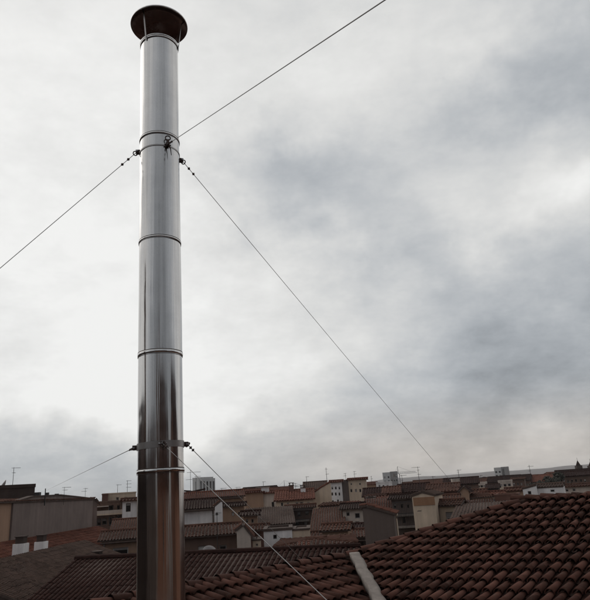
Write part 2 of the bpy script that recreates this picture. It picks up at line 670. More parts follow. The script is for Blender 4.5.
        for sgn in (1, -1):
            V3 = Vector((sgn * h2, 0, r)).normalized()
            Ux = Vector((0, -sgn, 0))
            N3 = Ux.cross(V3)
            O3 = Vector((0 if sgn > 0 else Wd, D if sgn > 0 else 0, ez)) + N3 * .11 - V3 * oh - Ux * oh
            slope(t, O3, Ux, V3, N3, D + 2 * oh, L, lambda u: (0, max(.03, min(u / cs, (D + 2 * oh - u) / cs))), rm, False)
    elif kind == 'flat':
        pz = roof[1]
        m2 = MB()
        m2.box(-.05, Wd + .05, -.05, .2, ez - .02, ez + pz)
        m2.box(-.05, .2, .202, D - .2, ez - .02, ez + pz)
        m2.box(Wd - .2, Wd + .05, .202, D - .2, ez - .02, ez + pz)
        m2.box(-.05, Wd + .05, D - .198, D + .05, ez - .02, ez + pz)
        m2.build('parapet', roof[2] if len(roof) > 2 else wm, t)
        m3 = MB()
        m3.box(.2, Wd - .2, .2, D - .2, ez - .15, ez)
        m3.build('roof', FASCIA, t)
    else:
        for k in range(len(prof) - 1):
            (u0, z0), (u1, z1) = prof[k], prof[k + 1]
            if u1 - u0 < .05:
                continue
            e0 = oh if k == 0 else 0
            e1 = oh if k == len(prof) - 2 else 0
            V = Vector((u1 - u0, 0, z1 - z0))
            L = V.length
            V.normalize()
            if V.z < 0:
                O = Vector((u1, -oh * .6, z1))
                V = -V
                e0, e1 = e1, e0
                U = Vector((0, 1, 0))
                N = U.cross(V)
                if N.z < 0:
                    U = -U
                    O.y = D + .1
                    N = U.cross(V)
            else:
                O = Vector((u0, D + .1, z0))
                U = Vector((0, -1, 0))
                N = U.cross(V)
                if N.z < 0:
                    U = -U
                    O.y = -oh * .6
                    N = U.cross(V)
            ln = L + e0 + e1
            slope(t, O - V * e0 + N * .11, U, V, N, D + .1 + oh * .6, ln, lambda u, ln=ln: (0, ln), rm, tiles)
    if Wd > 2.2 and A.y > 20 and A.y < 75 and kind in ('gx', 'shed') and random.random() < .75:
        dp = MB()
        xp = random.choice((.16, Wd - .16))
        dp.tube((xp, -.06, 0), (xp, -.06, ez - .12), .045, .045, 8)
        dp.build('downpipe', GALV if random.random() < .4 else FASCIA, t)
        gt = MB()
        gt.tube((-.1, -.30, ez - .13), (Wd + .1, -.30, ez - .13), .06, .06, 8)
        gt.build('gutter', FASCIA, t)
    for (cu, cv, cw, ch, cm) in chim:
        chimney(t, cu, cv, ez, cw, ch, cm)
    return t


def chimney(t, u, v, z, w, h, m, cap=True):
    mb = MB()
    mb.box(u - w / 2, u + w / 2, v - w / 2, v + w / 2, z - .3, z + h)
    c = mb.build('chimney', m, t)
    if cap:
        k = MB()
        k.box(u - w / 2 - .07, u + w / 2 + .07, v - w / 2 - .07, v + w / 2 + .07, z + h + .002, z + h + .09)
        for sx in (-1, 1):
            k.box(u + sx * w * .36 - .06, u + sx * w * .36 + .06, v - .2, v + .2, z + h + .092, z + h + .30)
        k.box(u - w / 2 - .05, u + w / 2 + .05, v - w / 2 - .05, v + w / 2 + .05, z + h + .302, z + h + .38)
        k.build('chimney_cap', FASCIA, c)
    return c


def attach(o, t):
    o.parent = t
    o.matrix_parent_inverse = (Matrix.Translation(t.location) @ Matrix.Rotation(t.rotation_euler[2], 4, 'Z')).inverted()
    return o


HZ = lambda px: 492 - .0647 * (px - 295)


def house(name, label, L, R, py, roof, depth, wm, rm='brown', wins=(), grid=None, **kw):
    """L, R = (pixel column, ground distance); py = eave row at the left corner; windows in photo pixels"""
    if L[1] == R[1] and R[0] - L[0] < 150:              # turn the front towards the street the camera looks along
        ca = math.atan((L[0] + R[0] - IW) / 2 / 572)
        hw_ = (R[0] - L[0]) * L[1] / 572 / 2 * math.sin(ca) * .85
        L, R = (L[0], L[1] + hw_), (R[0], R[1] - hw_)
    a = at(L[0], py, L[1])
    pyr = HZ(R[0]) + (py - HZ(L[0])) * L[1] / R[1]
    b = at(R[0], pyr, R[1])
    Ax, Bx = Vector((a.x, a.y, 0)), Vector((b.x, b.y, 0))
    d = (Bx - Ax).normalized()
    nrm = Vector((-d.y, d.x, 0))

    def onface(px, py_):
        r = ray(px, py_)
        tt = (Ax - CAM).dot(nrm) / r.dot(nrm)
        p = CAM + r * tt
        return (p - Ax).dot(d), p.z, tt * r.dot(CF) / FPX
    wl = []
    for (x, y, w, h) in wins:
        u, z, k = onface(x, y)
        wl.append((u, z, w * k, h * k))
    if grid:
        (n, rows, w, h, z0, dz) = grid
        Wd = (Bx - Ax).length
        for i in range(n):
            for j in range(rows):
                wl.append((Wd * (i + .5) / n, a.z - z0 - j * dz, w, h))
    if roof[0] in ('gx', 'shed', 'hip') and roof[1] > 100:     # ridge given as a photo row
        mid = (L[0] + R[0]) / 2
        Yr = (L[1] + R[1]) / 2 + (depth if roof[0] == 'shed' else depth / 2)
        roof = (roof[0], max(.15, at(mid, roof[1] + HZ(mid) - HZ(L[0]), Yr).z - a.z - .16))
    if roof[0] == 'prof':
        roof = ('prof', [onface(x, y)[:2] for x, y in roof[1]])
    kw.setdefault('tiles', min(L[1], R[1]) < 66)
    return house_w(name, label, Ax, Bx, a.z, depth, roof, WALL[wm], ROOF[rm], wl, **kw)


def balcony(t, u0, u1, z, proj_=.9, solid=None):
    mb = MB()
    mb.box(u0, u1, -proj_, -.005, z - .15, z)
    b = mb.build('balcony', CONC, t)
    r = MB()
    if solid:
        r.box(u0, u1, -proj_, -proj_ + .06, z + .002, z + .95)
        r.build('parapet', solid, b)
    else:
        n = max(3, int((u1 - u0) / .14))
        for k in range(n + 1):
            x = u0 + .03 + (u1 - u0 - .06) * k / n
            r.box(x - .012, x + .012, -proj_ + .01, -proj_ + .034, z + .002, z + .95)
        r.box(u0, u1, -proj_, -proj_ + .05, z + .95, z + 1.0)
        r.build('railing', IRON, b)
    return b


# ------------------------------------------------------------------ ground and far ridge
def grid_mesh(name, mat, x0, x1, y0, y1, nx, ny, fz):
    mb = MB()
    for j in range(ny + 1):
        for i in range(nx + 1):
            x, y = x0 + (x1 - x0) * i / nx, y0 + (y1 - y0) * j / ny
            mb.v.append((x, y, fz(x, y)))
    for j in range(ny):
        for i in range(nx):
            k = j * (nx + 1) + i
            mb.f.append((k, k + 1, k + nx + 2, k + nx + 1))
    return mb.build(name, mat, None, smooth=True, kind='structure')


GROUND = stain_mat('ground_earth', (.085, .07, .06), var=.5, scale=.02, streak=0)
grid_mesh('ground', GROUND, -9000, 9000, -9000, 9000, 24, 24, lambda x, y: 0.0)
HILL = stain_mat('hill_scrub', (.15, .125, .115), var=1.0, scale=.035, streak=0)


def ridge_h(x, y):
    w = 1 / (1 + math.exp(-(x - 150) / 260.0))
    top = 15 + 40 * w + 3.0 * math.sin(x / 210.0) + 1.8 * math.sin(x / 71.0 + 1) + 1.0 * math.sin(x / 29.0)
    return -2 + (top + 2) * max(0.0, 1 - abs(y - 3200) / 1000.0) ** .7


grid_mesh('hill', HILL, -3500, 5200, 2200, 4200, 260, 20, ridge_h)

# ------------------------------------------------------------------ the near house with the clay tile roof
AZ, PHI = rad(41.0), rad(15.6)
SKEW = .075                                             # courses of the main slope were laid slightly out of square
cph, sph, tph = math.cos(PHI), math.sin(PHI), math.tan(PHI)
Rr = Vector((math.cos(AZ), -math.sin(AZ), 0))          # along the tile rows of the main slope
Qq = Vector((-math.sin(AZ), -math.cos(AZ), 0))         # down the main slope, along the wing's ridge
Zz = Vector((0, 0, 1))
J = at(350, 556.5, 15.2)                                 # where wing ridge, hip and valley meet
VA = -Qq * cph + Zz * sph
NA = Rr.cross(VA)


def on_main(px, py):
    d = ray(px, py)
    return CAM + d * ((J - CAM).dot(NA) / d.dot(NA))


K = on_main(530, 500)
vK = (K - J).dot(VA)
LW, LB, WO, UM, LA = 12.5, 7.4, 3.3, 9.0, 5.6
near = thing('tiled_house', 'near L-shaped house with brown half-round clay tile roof and pale valley strip', 'house', (J.x, J.y, 0))
OFF = Vector((J.x, J.y, 0))
Jl = J - OFF
VB = -Rr * cph + Zz * sph
UB = -Qq
NB = UB.cross(VB)
OB = Jl + Qq * LW


def limA(u):
    return max(-LA / cph, -u / cph), min(vK, u / cph)


def limB(u):
    return -min(LB, max(.02, LW - u)) / cph, 0.0


def deck(name, O, U, V, N, wid, lim, drop=.045):
    mb = MB()
    n = 40
    for k in range(n):
        u0, u1 = wid * k / n, wid * (k + 1) / n
        a, b = lim(max(u0, .01)), lim(min(u1, wid - .01))
        p = [O + U * u0 + V * a[0], O + U * u1 + V * b[0], O + U * u1 + V * b[1], O + U * u0 + V * a[1]]
        mb.slab([q - N * drop for q in p], N * -.12)
    return mb.build(name, PAN, near)


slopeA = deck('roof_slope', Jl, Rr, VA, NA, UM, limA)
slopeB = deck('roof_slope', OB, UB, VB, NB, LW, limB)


def pans(O, U, V, N, wid, lim, s, e, parent):
    """hollow channel tiles lying between the cover tiles"""
    mb = MB()
    for i in range(int(wid / s)):
        u = (i + 1.0) * s
        lo, hi = lim(min(u, wid - .02))
        v = lo
        while v < hi - .03:
            v2 = min(v + e, hi)
            b = len(mb.v)
            for vv, lift in ((v, .012), (v2, -.008)):
                for k in range(5):
                    t = PI * k / 4
                    mb.v.append(tuple(O + U * (u - .085 * math.cos(t)) + V * vv + N * (lift + .03 - .062 * math.sin(t))))
            for k in range(4):
                mb.f.append((b + k, b + k + 1, b + 6 + k, b + 5 + k))
            v = v2
    return mb.build('channel_tiles', PAN, parent, kind='stuff')


TS, TE = .215, .43
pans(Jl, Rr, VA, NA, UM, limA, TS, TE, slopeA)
pans(OB, UB, VB, NB, LW, limB, TS, TE, slopeB)


def tile_mesh(seed, L=.50, r0=.088, r1=.058, th=.014):
    rnd = random.Random(seed)
    mb = MB()
    n = 8
    sag = rnd.uniform(-.004, .004)
    rows = [(0, r0), (L * .5, (r0 + r1) / 2 + sag), (L, r1)]
    idx = {}
    for layer in (0, 1):
        for j, (v, r) in enumerate(rows):
            rr = r - th * layer
            for k in range(n + 1):
                t = PI * k / n
                idx[layer, j, k] = len(mb.v)
                mb.v.append((-rr * math.cos(t), v, rr * .92 * math.sin(t)))
    for layer in (0, 1):
        for j in range(2):
            for k in range(n):
                q = (idx[layer, j, k], idx[layer, j, k + 1], idx[layer, j + 1, k + 1], idx[layer, j + 1, k])
                mb.f.append(q if layer == 0 else q[::-1])
    for k in range(n):
        mb.f.append((idx[0, 0, k + 1], idx[0, 0, k], idx[1, 0, k], idx[1, 0, k + 1]))
    for j in range(2):
        mb.f.append((idx[0, j, 0], idx[0, j + 1, 0], idx[1, j + 1, 0], idx[1, j, 0]))
        mb.f.append((idx[0, j + 1, n], idx[0, j, n], idx[1, j, n], idx[1, j + 1, n]))
    return mb


TILES = [tile_mesh(k) for k in range(4)]
TILE_ME = [m_.mesh('tile', NEAR_TILE, smooth=False) for m_ in TILES]
for me_ in TILE_ME:                                    # smooth along the barrel only
    me_.polygons.foreach_set('use_smooth', [i < 32 for i in range(len(me_.polygons))])


def tile_spots(O, U, V, N, wid, lim, sl):
    out = []
    for i in range(int(wid / TS)):
        u = (i + .5) * TS
        lo, hi = lim(min(u, wid - .02))
        j0 = math.floor(lo / TE) - 1
        for j in range(j0, int(math.ceil(hi / TE)) + 1):
            v = j * TE + (u * SKEW % TE if sl is slopeA else 0.0)
            if v < lo - .05 or v > hi - .16:
                continue
            rv = random.Random(i * 1009 + j * 31 + (7 if sl is slopeB else 0))
            p = O + U * (u + rv.uniform(-.012, .012)) + V * (v + rv.uniform(-.018, .018)) + N * ((.050 if sl is slopeA else .036) + rv.uniform(-.004, .008) + .03 * math.sin(u * .8 + 1.3) * math.cos(v * .6))
            ang = rv.uniform(-.03, .03)
            if rv.random() < .05:                       # a slipped tile
                p = p - V * rv.uniform(.02, .07)
                ang = rv.uniform(-.11, .11)
            tilt = (-.098 if sl is slopeA else -.062) + rv.uniform(-.014, .014)
            V1 = (V * math.cos(ang) + U * math.sin(ang)).normalized()
            V1 = (V1 + N * tilt).normalized()
            U1 = V1.cross(N).normalized()
            N1 = U1.cross(V1)
            mat = Matrix(((U1.x, V1.x, N1.x, p.x), (U1.y, V1.y, N1.y, p.y), (U1.z, V1.z, N1.z, p.z), (0, 0, 0, 1)))
            w = p + OFF + V * .2
            x, y = proj(w)
            vis = -6 < x < 596 and 480 < y < 606
            out.append((vis, (w - CAM).length, mat, rv.randrange(4), sl))
    return out


spots = tile_spots(Jl, Rr, VA, NA, UM, limA, slopeA) + tile_spots(OB, UB, VB, NB, LW, limB, slopeB)
# an area measure: size over distance; the 300 that show largest are tiles of their own
spots.sort(key=lambda s: (not s[0], s[1]))
rest = {}
for k, (vis, dist, mat, var, sl) in enumerate(spots):
    if vis and k < 300:
        o = link('tile', TILE_ME[var], sl)
        o.matrix_local = mat
    else:
        mb = rest.setdefault(sl.name, (MB(), sl))[0]
        b = len(mb.v)
        src = TILES[var]
        mb.v += [tuple(mat @ Vector(v)) for v in src.v]
        mb.f += [tuple(b + i for i in f) for f in src.f]
for nm, (mb, sl) in rest.items():
    mb.build('more_tiles', NEAR_TILE, sl, smooth=True, kind='stuff')


# ridge and hip tiles
def ridge_run(p0, p1, first=0.0, e=.37, L=.46, r=.13):
    d = p1 - p0
    ln = d.length
    d.normalize()
    side = d.cross(Zz).normalized()
    nrm = side.cross(d)
    n = int(ln / e) + 1
    for k in range(n):
        mb_ = RIDGE_ME[k % 3]
        p = p0 + d * (k * e) + nrm * (.005 + random.uniform(-.004, .008))
        yv = (d * -1 + nrm * .06 + side * random.uniform(-.03, .03)).normalized()
        xv = yv.cross(nrm).normalized()
        zv = xv.cross(yv)
        o = link('ridge_tile', mb_, near)
        o.matrix_local = Matrix(((xv.x, yv.x, zv.x, p.x), (xv.y, yv.y, zv.y, p.y), (xv.z, yv.z, zv.z, p.z), (0, 0, 0, 1)))


RIDGE_ME = [tile_mesh(20 + k, 45e-2, .105, .122, .016).mesh('ridge_tile', NEAR_TILE, smooth=True) for k in range(3)]
ridge_run(Jl + Qq * LW, Jl + Qq * .1)
ridge_run(Jl, K - OFF)
ridge_run(K - OFF, K - OFF + Rr * (UM - (K - J).dot(Rr)))
# mortar bed under the ridges
mb = MB()
for p0, p1 in ((Jl + Qq * LW, Jl), (Jl, K - OFF), (K - OFF, K - OFF + Rr * 8)):
    mb.tube(p0 + Zz * -.03, p1 + Zz * -.03, .10, .10, 8)
mb.build('ridge_mortar', PAN, near)
# pale mortar strip in the valley
vd = (Rr + Qq).normalized()
vdir = (vd * math.cos(math.atan(tph / math.sqrt(2))) - Zz * math.sin(math.atan(tph / math.sqrt(2)))).normalized()
vs = vdir.cross(Zz).normalized()
vn = vs.cross(vdir)
mb = MB()
nst = 60
for k in range(nst + 1):
    p = Jl + vdir * (.7 + 7.0 * k / nst) + vn * .145
    wl = .085 + .006 * math.sin(k * 1.1) + random.uniform(-.007, .007)
    wr = .08 + .006 * math.sin(k * .9 + 1) + random.uniform(-.007, .007)
    for q in (-wl, -.05, .05, wr):
        mb.v.append(tuple(p + vs * q + vn * (-abs(q) * .12 + random.uniform(0, .012))))
for k in range(nst):
    for j in range(3):
        b = k * 4 + j
        mb.f.append((b, b + 1, b + 5, b + 4))
vo_ = mb.build('valley_strip', CONC, near, smooth=True)
sm = vo_.modifiers.new('thickness', 'SOLIDIFY')
sm.thickness = -.16
# hidden slopes of the same roof, so that it stands as a closed roof
VC = Rr * cph + Zz * sph
NC = Qq.cross(VC)
hK = vK * cph
mb = MB()
mb.slab([Jl - Rr * WO / 1 * 1 - Zz * WO * tph + Qq * LW, Jl + Qq * LW, Jl, K - OFF, Jl - Rr * WO - Zz * WO * tph - Qq * (2 * hK + WO)], NC * -.12)
mb.build('back_slope', PAN, near)
mb = MB()
k0 = K - OFF
far0 = k0 - Qq * (hK + WO) - Zz * (hK + WO) * tph - Rr * (hK + WO)
far1 = k0 - Qq * (hK + WO) - Zz * (hK + WO) * tph + Rr * (UM - hK)
mb.slab([k0, k0 + Rr * (UM - hK), far1, far0], Zz * -.12)
mb.build('back_slope', PAN, near)
# walls under the roof
zt = J.z - LB * tph - .25
fp = [(-WO + .35, -LW + .3), (LB - .4, -LW + .3), (LB - .4, -LA + .3), (UM - .3, -LA + .3), (UM - .3, 2 * hK + WO - .5), (-WO + .35, 2 * hK + WO - .5)]
mb = MB()
pts = [Vector((0, 0, 0)) + Rr * x - Qq * y for x, y in fp]
mb.slab([Vector((p.x, p.y, 0)) for p in pts], (0, 0, zt))
mb.build('wall', WALL['ochre'], near)


def zB(p):                                              # height of the wing's slope above a point
    d = (Vector((p.x, p.y, 0)) - Vector((J.x, J.y, 0))).dot(Rr)
    return J.z - d * tph


# ------------------------------------------------------------------ the steel flue
pd = ray(161, 469)
pdh = Vector((pd.x, pd.y, 0)).normalized()
FP = Vector((pdh.x * 4.5, pdh.y * 4.5, 0))
PR = .161
zb = zB(FP)
flue = thing('steel_flue', 'tall polished steel flue pipe with jointed sections and a rain cap', 'chimney', (FP.x, FP.y, zb), math.atan2(-pdh.y, -pdh.x))
LEAN = rad(.55)                                         # the flue leans a touch to the left
FROT = Matrix.Rotation(math.atan2(-pdh.y, -pdh.x), 4, 'Z') @ Matrix.Rotation(LEAN, 4, 'X')
FP = FP + Vector((-pdh.y, pdh.x, 0)) * -(EYE - zb) * math.tan(LEAN)
flue.location = (FP.x, FP.y, zb)
flue.rotation_euler = FROT.to_euler()
# local +X points at the camera; joints measured above the eye
STEEL = steel_mat('stainless', (.62, .60, .585), .15, .010)
STEEL2 = steel_mat('stainless_dark', (.26, .19, .17), .25, .004)
BAND = plain_mat('clamp_steel', (.33, .31, .30), rough=.4, metal=.9)
RUST = plain_mat('rusty_iron', (.07, .045, .038), rough=.7, metal=.4)
SEAM = plain_mat('joint_groove', (.07, .05, .045), rough=.6, metal=.5)
JO = [zb - EYE + .0, .205, 1.04, 1.94, 2.86, 3.82]
zl = lambda e: e + EYE - zb


def pipe_section(z0, z1, seed, r):
    rnd = random.Random(seed)
    n, m_ = 160, 64
    dents = [(rnd.uniform(-1.5, 1.5), rnd.uniform(.1, .9), rnd.uniform(.02, .05), rnd.uniform(.0006, .0016)) for _ in range(4)]
    ph = [rnd.uniform(0, 2 * PI) for _ in range(8)]
    am = [.0, .0012, .0011, .0008, .0006, .0004, .00025, .00015]
    mb = MB()
    for j in range(m_ + 1):
        q = j / m_
        for k in range(n):
            t = 2 * PI * k / n
            d = 0
            for h in range(1, 8):
                d += am[h] * math.cos((h + 1) * t + ph[h] + 1.2 * (q - .5) * math.sin(ph[h] * 3))
            d *= .35 + .65 * math.sin(PI * q)
            for (ta, qa, sz, dp_) in dents:
                dx_ = t if t < PI else t - 2 * PI
                e2 = (((dx_ - ta) * r) ** 2 + ((q - qa) * (z1 - z0) * .6) ** 2) / (sz * sz)
                if e2 < 6:
                    d -= dp_ * math.exp(-e2)
            rr = r + d
            mb.v.append((rr * math.cos(t), rr * math.sin(t), z0 + (z1 - z0) * q))
    for j in range(m_):
        for k in range(n):
            k2 = (k + 1) % n
            mb.f.append((j * n + k, j * n + k2, (j + 1) * n + k2, (j + 1) * n + k))
    return mb.build('pipe_section', STEEL, flue, smooth=True)


for k in range(5):
    z0, z1 = zl(JO[k]), zl(JO[k + 1])
    pipe_section(z0 - (.15 if k == 0 else 0), z1, 11 + k, PR)
for k in range(1, 6):
    z = zl(JO[k])
    mb = MB()
    ch_ = .022 if k in (1, 2) else .012
    mb.lathe([(PR - .002, z - ch_), (PR + .004, z - ch_ + .002), (PR + .0055, z - ch_ / 2), (PR + .0055, z + .001), (PR + .003, z + .004), (PR - .002, z + .005)], 96)
    b = mb.build('joint_collar', STEEL, flue, smooth=True)
    mb = MB()
    for dz, w in ((.007, .0035), (-ch_ - .004, .0022)):
        mb.lathe([(PR - .002, z + dz - w), (PR + .0035, z + dz - w * .5), (PR + .0035, z + dz + w * .5), (PR - .002, z + dz + w)], 96)
    mb.build('joint_seam', SEAM, b, smooth=True)
# open mouth: rolled lip and dark inside
mb = MB()
zt_ = zl(JO[5])
mb.lathe([(PR + .001, zt_), (PR + .009, zt_ + .008), (PR + .007, zt_ + .02), (PR - .004, zt_ + .022), (PR - .012, zt_ + .01), (PR - .012, zt_ - .8)], 96)
mb.build('mouth_lip', STEEL, flue, smooth=True)
# rain cap: shallow cone with a turned rim, underside dished
zc, rc = zl(4.055), .245
mb = MB()
mb.lathe([(.0005, zc + .12), (.10, zc + .078), (rc - .004, zc + .012), (rc + .003, zc + .006), (rc + .003, zc - .006), (rc - .004, zc - .006), (rc - .006, zc + .004),
          (.16, zc + .016), (.10, zc + .03), (.0005, zc + .05)], 96)
cap = mb.build('rain_cap', STEEL2, flue, smooth=True)
mb = MB()
mb.lathe([(rc + .001, zc - .008), (rc + .006, zc - .004), (rc + .006, zc + .006), (rc + .001, zc + .008)], 96, True)
mb.build('rim', STEEL, cap, smooth=True)
for a in (-42, 78, 198):
    a = rad(a)
    mb = MB()
    c_, s_ = math.cos(a), math.sin(a)
    q0 = Vector((c_ * (PR + .004), s_ * (PR + .004), zt_ - .03))
    q1 = Vector((c_ * (PR + .035), s_ * (PR + .035), zc + .010))
    sd = Vector((-s_, c_, 0)) * .0075
    rdl = Vector((c_, s_, 0)) * .003
    mb.slab([q0 - sd, q0 + sd, q1 + sd, q1 - sd], rdl)
    mb.build('strut', BAND, cap)
# base collar where it leaves the tiles
mb = MB()
mb.lathe([(PR + .22, -.05), (PR + .10, .10), (PR + .02, .28), (PR + .001, .30)], 64)
mb.build('base_flashing', CONC, flue, smooth=True)

BR = {}


def clamp_ring(zrel, h, thick, angs, size, key, tilt=0.0, dz={}):
    z = zl(zrel)
    mb = MB()
    mb.lathe([(PR - .001, z - h / 2), (PR + thick, z - h / 2), (PR + thick, z + h / 2), (PR - .001, z + h / 2)], 96)
    if tilt:
        mb.v = [(x, y, zz + tilt * y) for x, y, zz in mb.v]
    c = mb.build('clamp_band', BAND, flue, smooth=False)
    for nm, a in angs.items():
        a_ = rad(a)
        c_, s_ = math.cos(a_), math.sin(a_)
        zz = z + tilt * s_ * PR + dz.get(nm, 0)
        b = MB()
        e0 = Vector((c_, s_, 0))
        sd = Vector((-s_, c_, 0))
        for off in (-.014, .006):                       # two ears of the strap
            p = e0 * (PR + thick - .004) + sd * off
            q = e0 * (PR + thick + size) + sd * off
            b.slab([Vector((p.x, p.y, zz - size * .55)), Vector((q.x, q.y, zz - size * .55)), Vector((q.x, q.y, zz + size * .55)), Vector((p.x, p.y, zz + size * .55))], sd * .006)
        o = b.build('bracket', RUST, c)
        t = MB()
        p = e0 * (PR + thick + size * .6)
        t.tube(Vector((p.x, p.y, zz)) - sd * .028, Vector((p.x, p.y, zz)) + sd * .028, .007, .007, 8)
        t.build('bolt', GALV, c)
        w = Vector((c_ * (PR + thick + size * .75), s_ * (PR + thick + size * .75), zz))
        BR[key + nm] = flue_to_world(w)


def flue_to_world(v):
    return FROT @ v + Vector((FP.x, FP.y, zb))


# seen from the camera local +Y lies on the right-hand side
clamp_ring(2.735, .012, .004, {'L': -97, 'R': 99, 'F': 20}, .030, 'u', 0.0, {'L': .035, 'R': -.022})
clamp_ring(.372, .045, .005, {'L': -96, 'R': 96, 'F': 4}, .030, 'l', .02)

# ------------------------------------------------------------------ buildings beside and behind the camera (the flue mirrors them)
attic = house_w('attic_house', 'orange-brown rendered attic house standing behind the viewpoint', (9.0, -3.0), (-1.2, -3.0), EYE + .55, 7.0, ('gx', 2.4), WALL['terracotta'], ROOF['dark'],
                wins=[(3.2, EYE - .6, 1.1, 1.3), (7.2, EYE - .6, 1.1, 1.3)], base=EYE - 3.4, chim=[(9.7, 1.2, .7, 3.0, WALL['brown']), (5.2, 3.0, .5, 2.6, WALL['brown'])])
mb = MB()
mb.box(-2.2, 9.0, -10.5, 1.3, 0, EYE - 1.65)
terr = mb.build('terrace', WALL['brown'])
tag(terr, 'flat brown terrace block under the viewpoint', 'terrace')
house_w('side_house', 'orange-brown rendered house closing the end of the main tiled slope', (7.6, 9.3), (2.75, 4.0), EYE + .5, 5.0, ('gx', 1.6), WALL['terracotta'], ROOF['dark'])
house_w('party_wall_house', 'grey rendered house with blank wall behind the terrace', (-2.8, -7.0), (-13.0, -4.0), EYE + .6, 8.0, ('gx', 1.6), WALL['greybrown'], ROOF['dark'])
house_w('shaded_house', 'dark brown house beside the terrace that carries the masonry stack', (-5.6, .5), (-5.6, 8.2), EYE + .3, 7.0, ('gx', 1.3), WALL['dark'], ROOF['dark'])
# masonry stack beside the terrace that holds the left-hand guys
SX, SY = -6.9, 2.5
stack = thing('chimney_stack', 'tall brown masonry stack holding the left guy wires', 'chimney', (SX, SY, 0))
mb = MB()
mb.box(-.5, .5, -.5, .5, 0, EYE + 3.5)
mb.build('shaft', WALL['brown'], stack)
mb = MB()
mb.box(-.6, .6, -.6, .6, EYE + 3.502, EYE + 3.65)
mb.box(-.45, .45, -.45, .45, EYE + 3.652, EYE + 3.9)
mb.build('crown', WALL['brick'], stack)

# ------------------------------------------------------------------ guy wires
CABLE = plain_mat('wire_rope', (.36, .34, .33), rough=.5, metal=.2)


def guy(label, p0, p1, r=.0026, clips=(.10, .17), slack=.0, eye=True):
    t = thing('guy_wire', label, 'wire', p0, 0, 'guy wires of the flue')
    d = p1 - p0
    L = d.length
    u = d.normalized()
    mb = MB()
    n = 14
    pts = []
    for k in range(n + 1):
        q = k / n
        pts.append(d * q - Zz * (slack * 4 * q * (1 - q)))
    for k in range(n):
        mb.tube(pts[k], pts[k + 1], r, r, 6, cap=(k in (0, n - 1)))
    mb.build('cable', CABLE, t, smooth=True)
    side = u.orthogonal().normalized()
    for c in clips:
        m2 = MB()
        m2.tube(u * (c - .010), u * (c + .010), .0075, .0075, 8)
        m2.tube(u * c - side * .012, u * c + side * .012, .004, .004, 6)
        m2.build('wire_clip', RUST, t)
    if eye:
        m3 = MB()
        b = u.cross(side)
        for k in range(10):
            a0, a1 = 2 * PI * k / 10, 2 * PI * (k + 1) / 10
            c0 = u * (.018 + .018 * math.cos(a0)) + side * .018 * math.sin(a0)
            c1 = u * (.018 + .018 * math.cos(a1)) + side * .018 * math.sin(a1)
            m3.tube(c0, c1, .0045, .0045, 6)
        m3.build('thimble', RUST, t)
    return t


def hitX(px, py, X):
    d = ray(px, py)
    return CAM + d * (X / d.x)


def stackpt(a, b):
    n = ray(*a).cross(ray(*b))
    x, y = SX + .49, SY + .3
    z = EYE - (n.x * x + n.y * y) / n.z
    return Vector((x, y, z))


def onB(px, py):
    d = ray(px, py)
    nb = UB.cross(VB)
    return CAM + d * ((J - CAM).dot(nb) / d.dot(nb))


guy('guy wire slanting down left from the upper clamp to the masonry stack', BR['uL'], stackpt((134, 151), (0, 265)))
guy('guy wire running down right from the upper clamp to the tiled hip', BR['uR'], on_main(479, 514), slack=.02)
q = at(385, 0, 1.7)
du = (q - BR['uF']).normalized()
guy('guy wire rising overhead from the front of the upper clamp to the attic house', BR['uF'], BR['uF'] + du * ((-2.99 - BR['uF'].y) / du.y), clips=(.07, .12))
guy('long guy wire slanting left from the lower clamp to the party wall post', BR['lL'], at(44.6, 491.3, 46.0))


def terrpt(a, b):                                       # where that wire meets the edge of the terrace
    n = ray(*a).cross(ray(*b))
    y, z = 1.28, -1.62
    return Vector((-(n.y * y + n.z * z) / n.x, y, EYE + z))


rp = ray(303, 561)
guy('guy wire from the lower clamp down right to the wing ridge', BR['lR'], CAM + rp * ((J.z + .12 - EYE) / rp.z))
guy('pale guy wire from the front of the lower clamp down to the wing tiles', BR['lF'], terrpt((160, 450), (318, 600)), r=.0020, clips=(.06,))
# loose shackle hanging from the front of the upper clamp
e0 = (BR['uF'] - Vector((FP.x, FP.y, BR['uF'].z))).normalized()
sh = thing('shackle', 'dark ring and hook hanging at the front of the upper clamp', 'shackle', BR['uF'] + e0 * .004)
mb = MB()
sd = e0.cross(Zz)
for k in range(12):
    a0, a1 = 2 * PI * k / 12, 2 * PI * (k + 1) / 12
    mb.tube(Zz * (.055 + .020 * math.sin(a0)) + sd * .020 * math.cos(a0), Zz * (.055 + .020 * math.sin(a1)) + sd * .020 * math.cos(a1), .005, .005, 6)
mb.build('ring', RUST, sh)
mb = MB()
mb.tube(Zz * .04, Zz * -.01 - sd * .008, .009, .008, 8)
mb.tube(Zz * -.01 - sd * .008, Zz * -.045 - sd * .022, .008, .004, 8)
mb.tube(Zz * -.045 - sd * .022, Zz * -.10 - sd * .028, .004, .003, 8)
mb.build('hook', RUST, sh)

# ------------------------------------------------------------------ neighbouring roofs, left to right
# long dark tile roof right behind the wing
a_, b_ = at(82, 558, 27.5), at(352, 546, 25.0)
dN = (Vector((b_.x, b_.y, 0)) - Vector((a_.x, a_.y, 0))).normalized()
nN = Vector((-dN.y, dN.x, 0))
hw, pt = 5.6, math.tan(rad(19))
dark_house = house_w('dark_roof_house', 'long low house with dark brown tile roof right behind the wing ridge',
                     (a_ - nN * hw), (b_ - nN * hw), (a_.z + b_.z) / 2 - hw * pt - .15, 2 * hw, ('gx', hw * pt), WALL['brown'], ROOF['dark'])

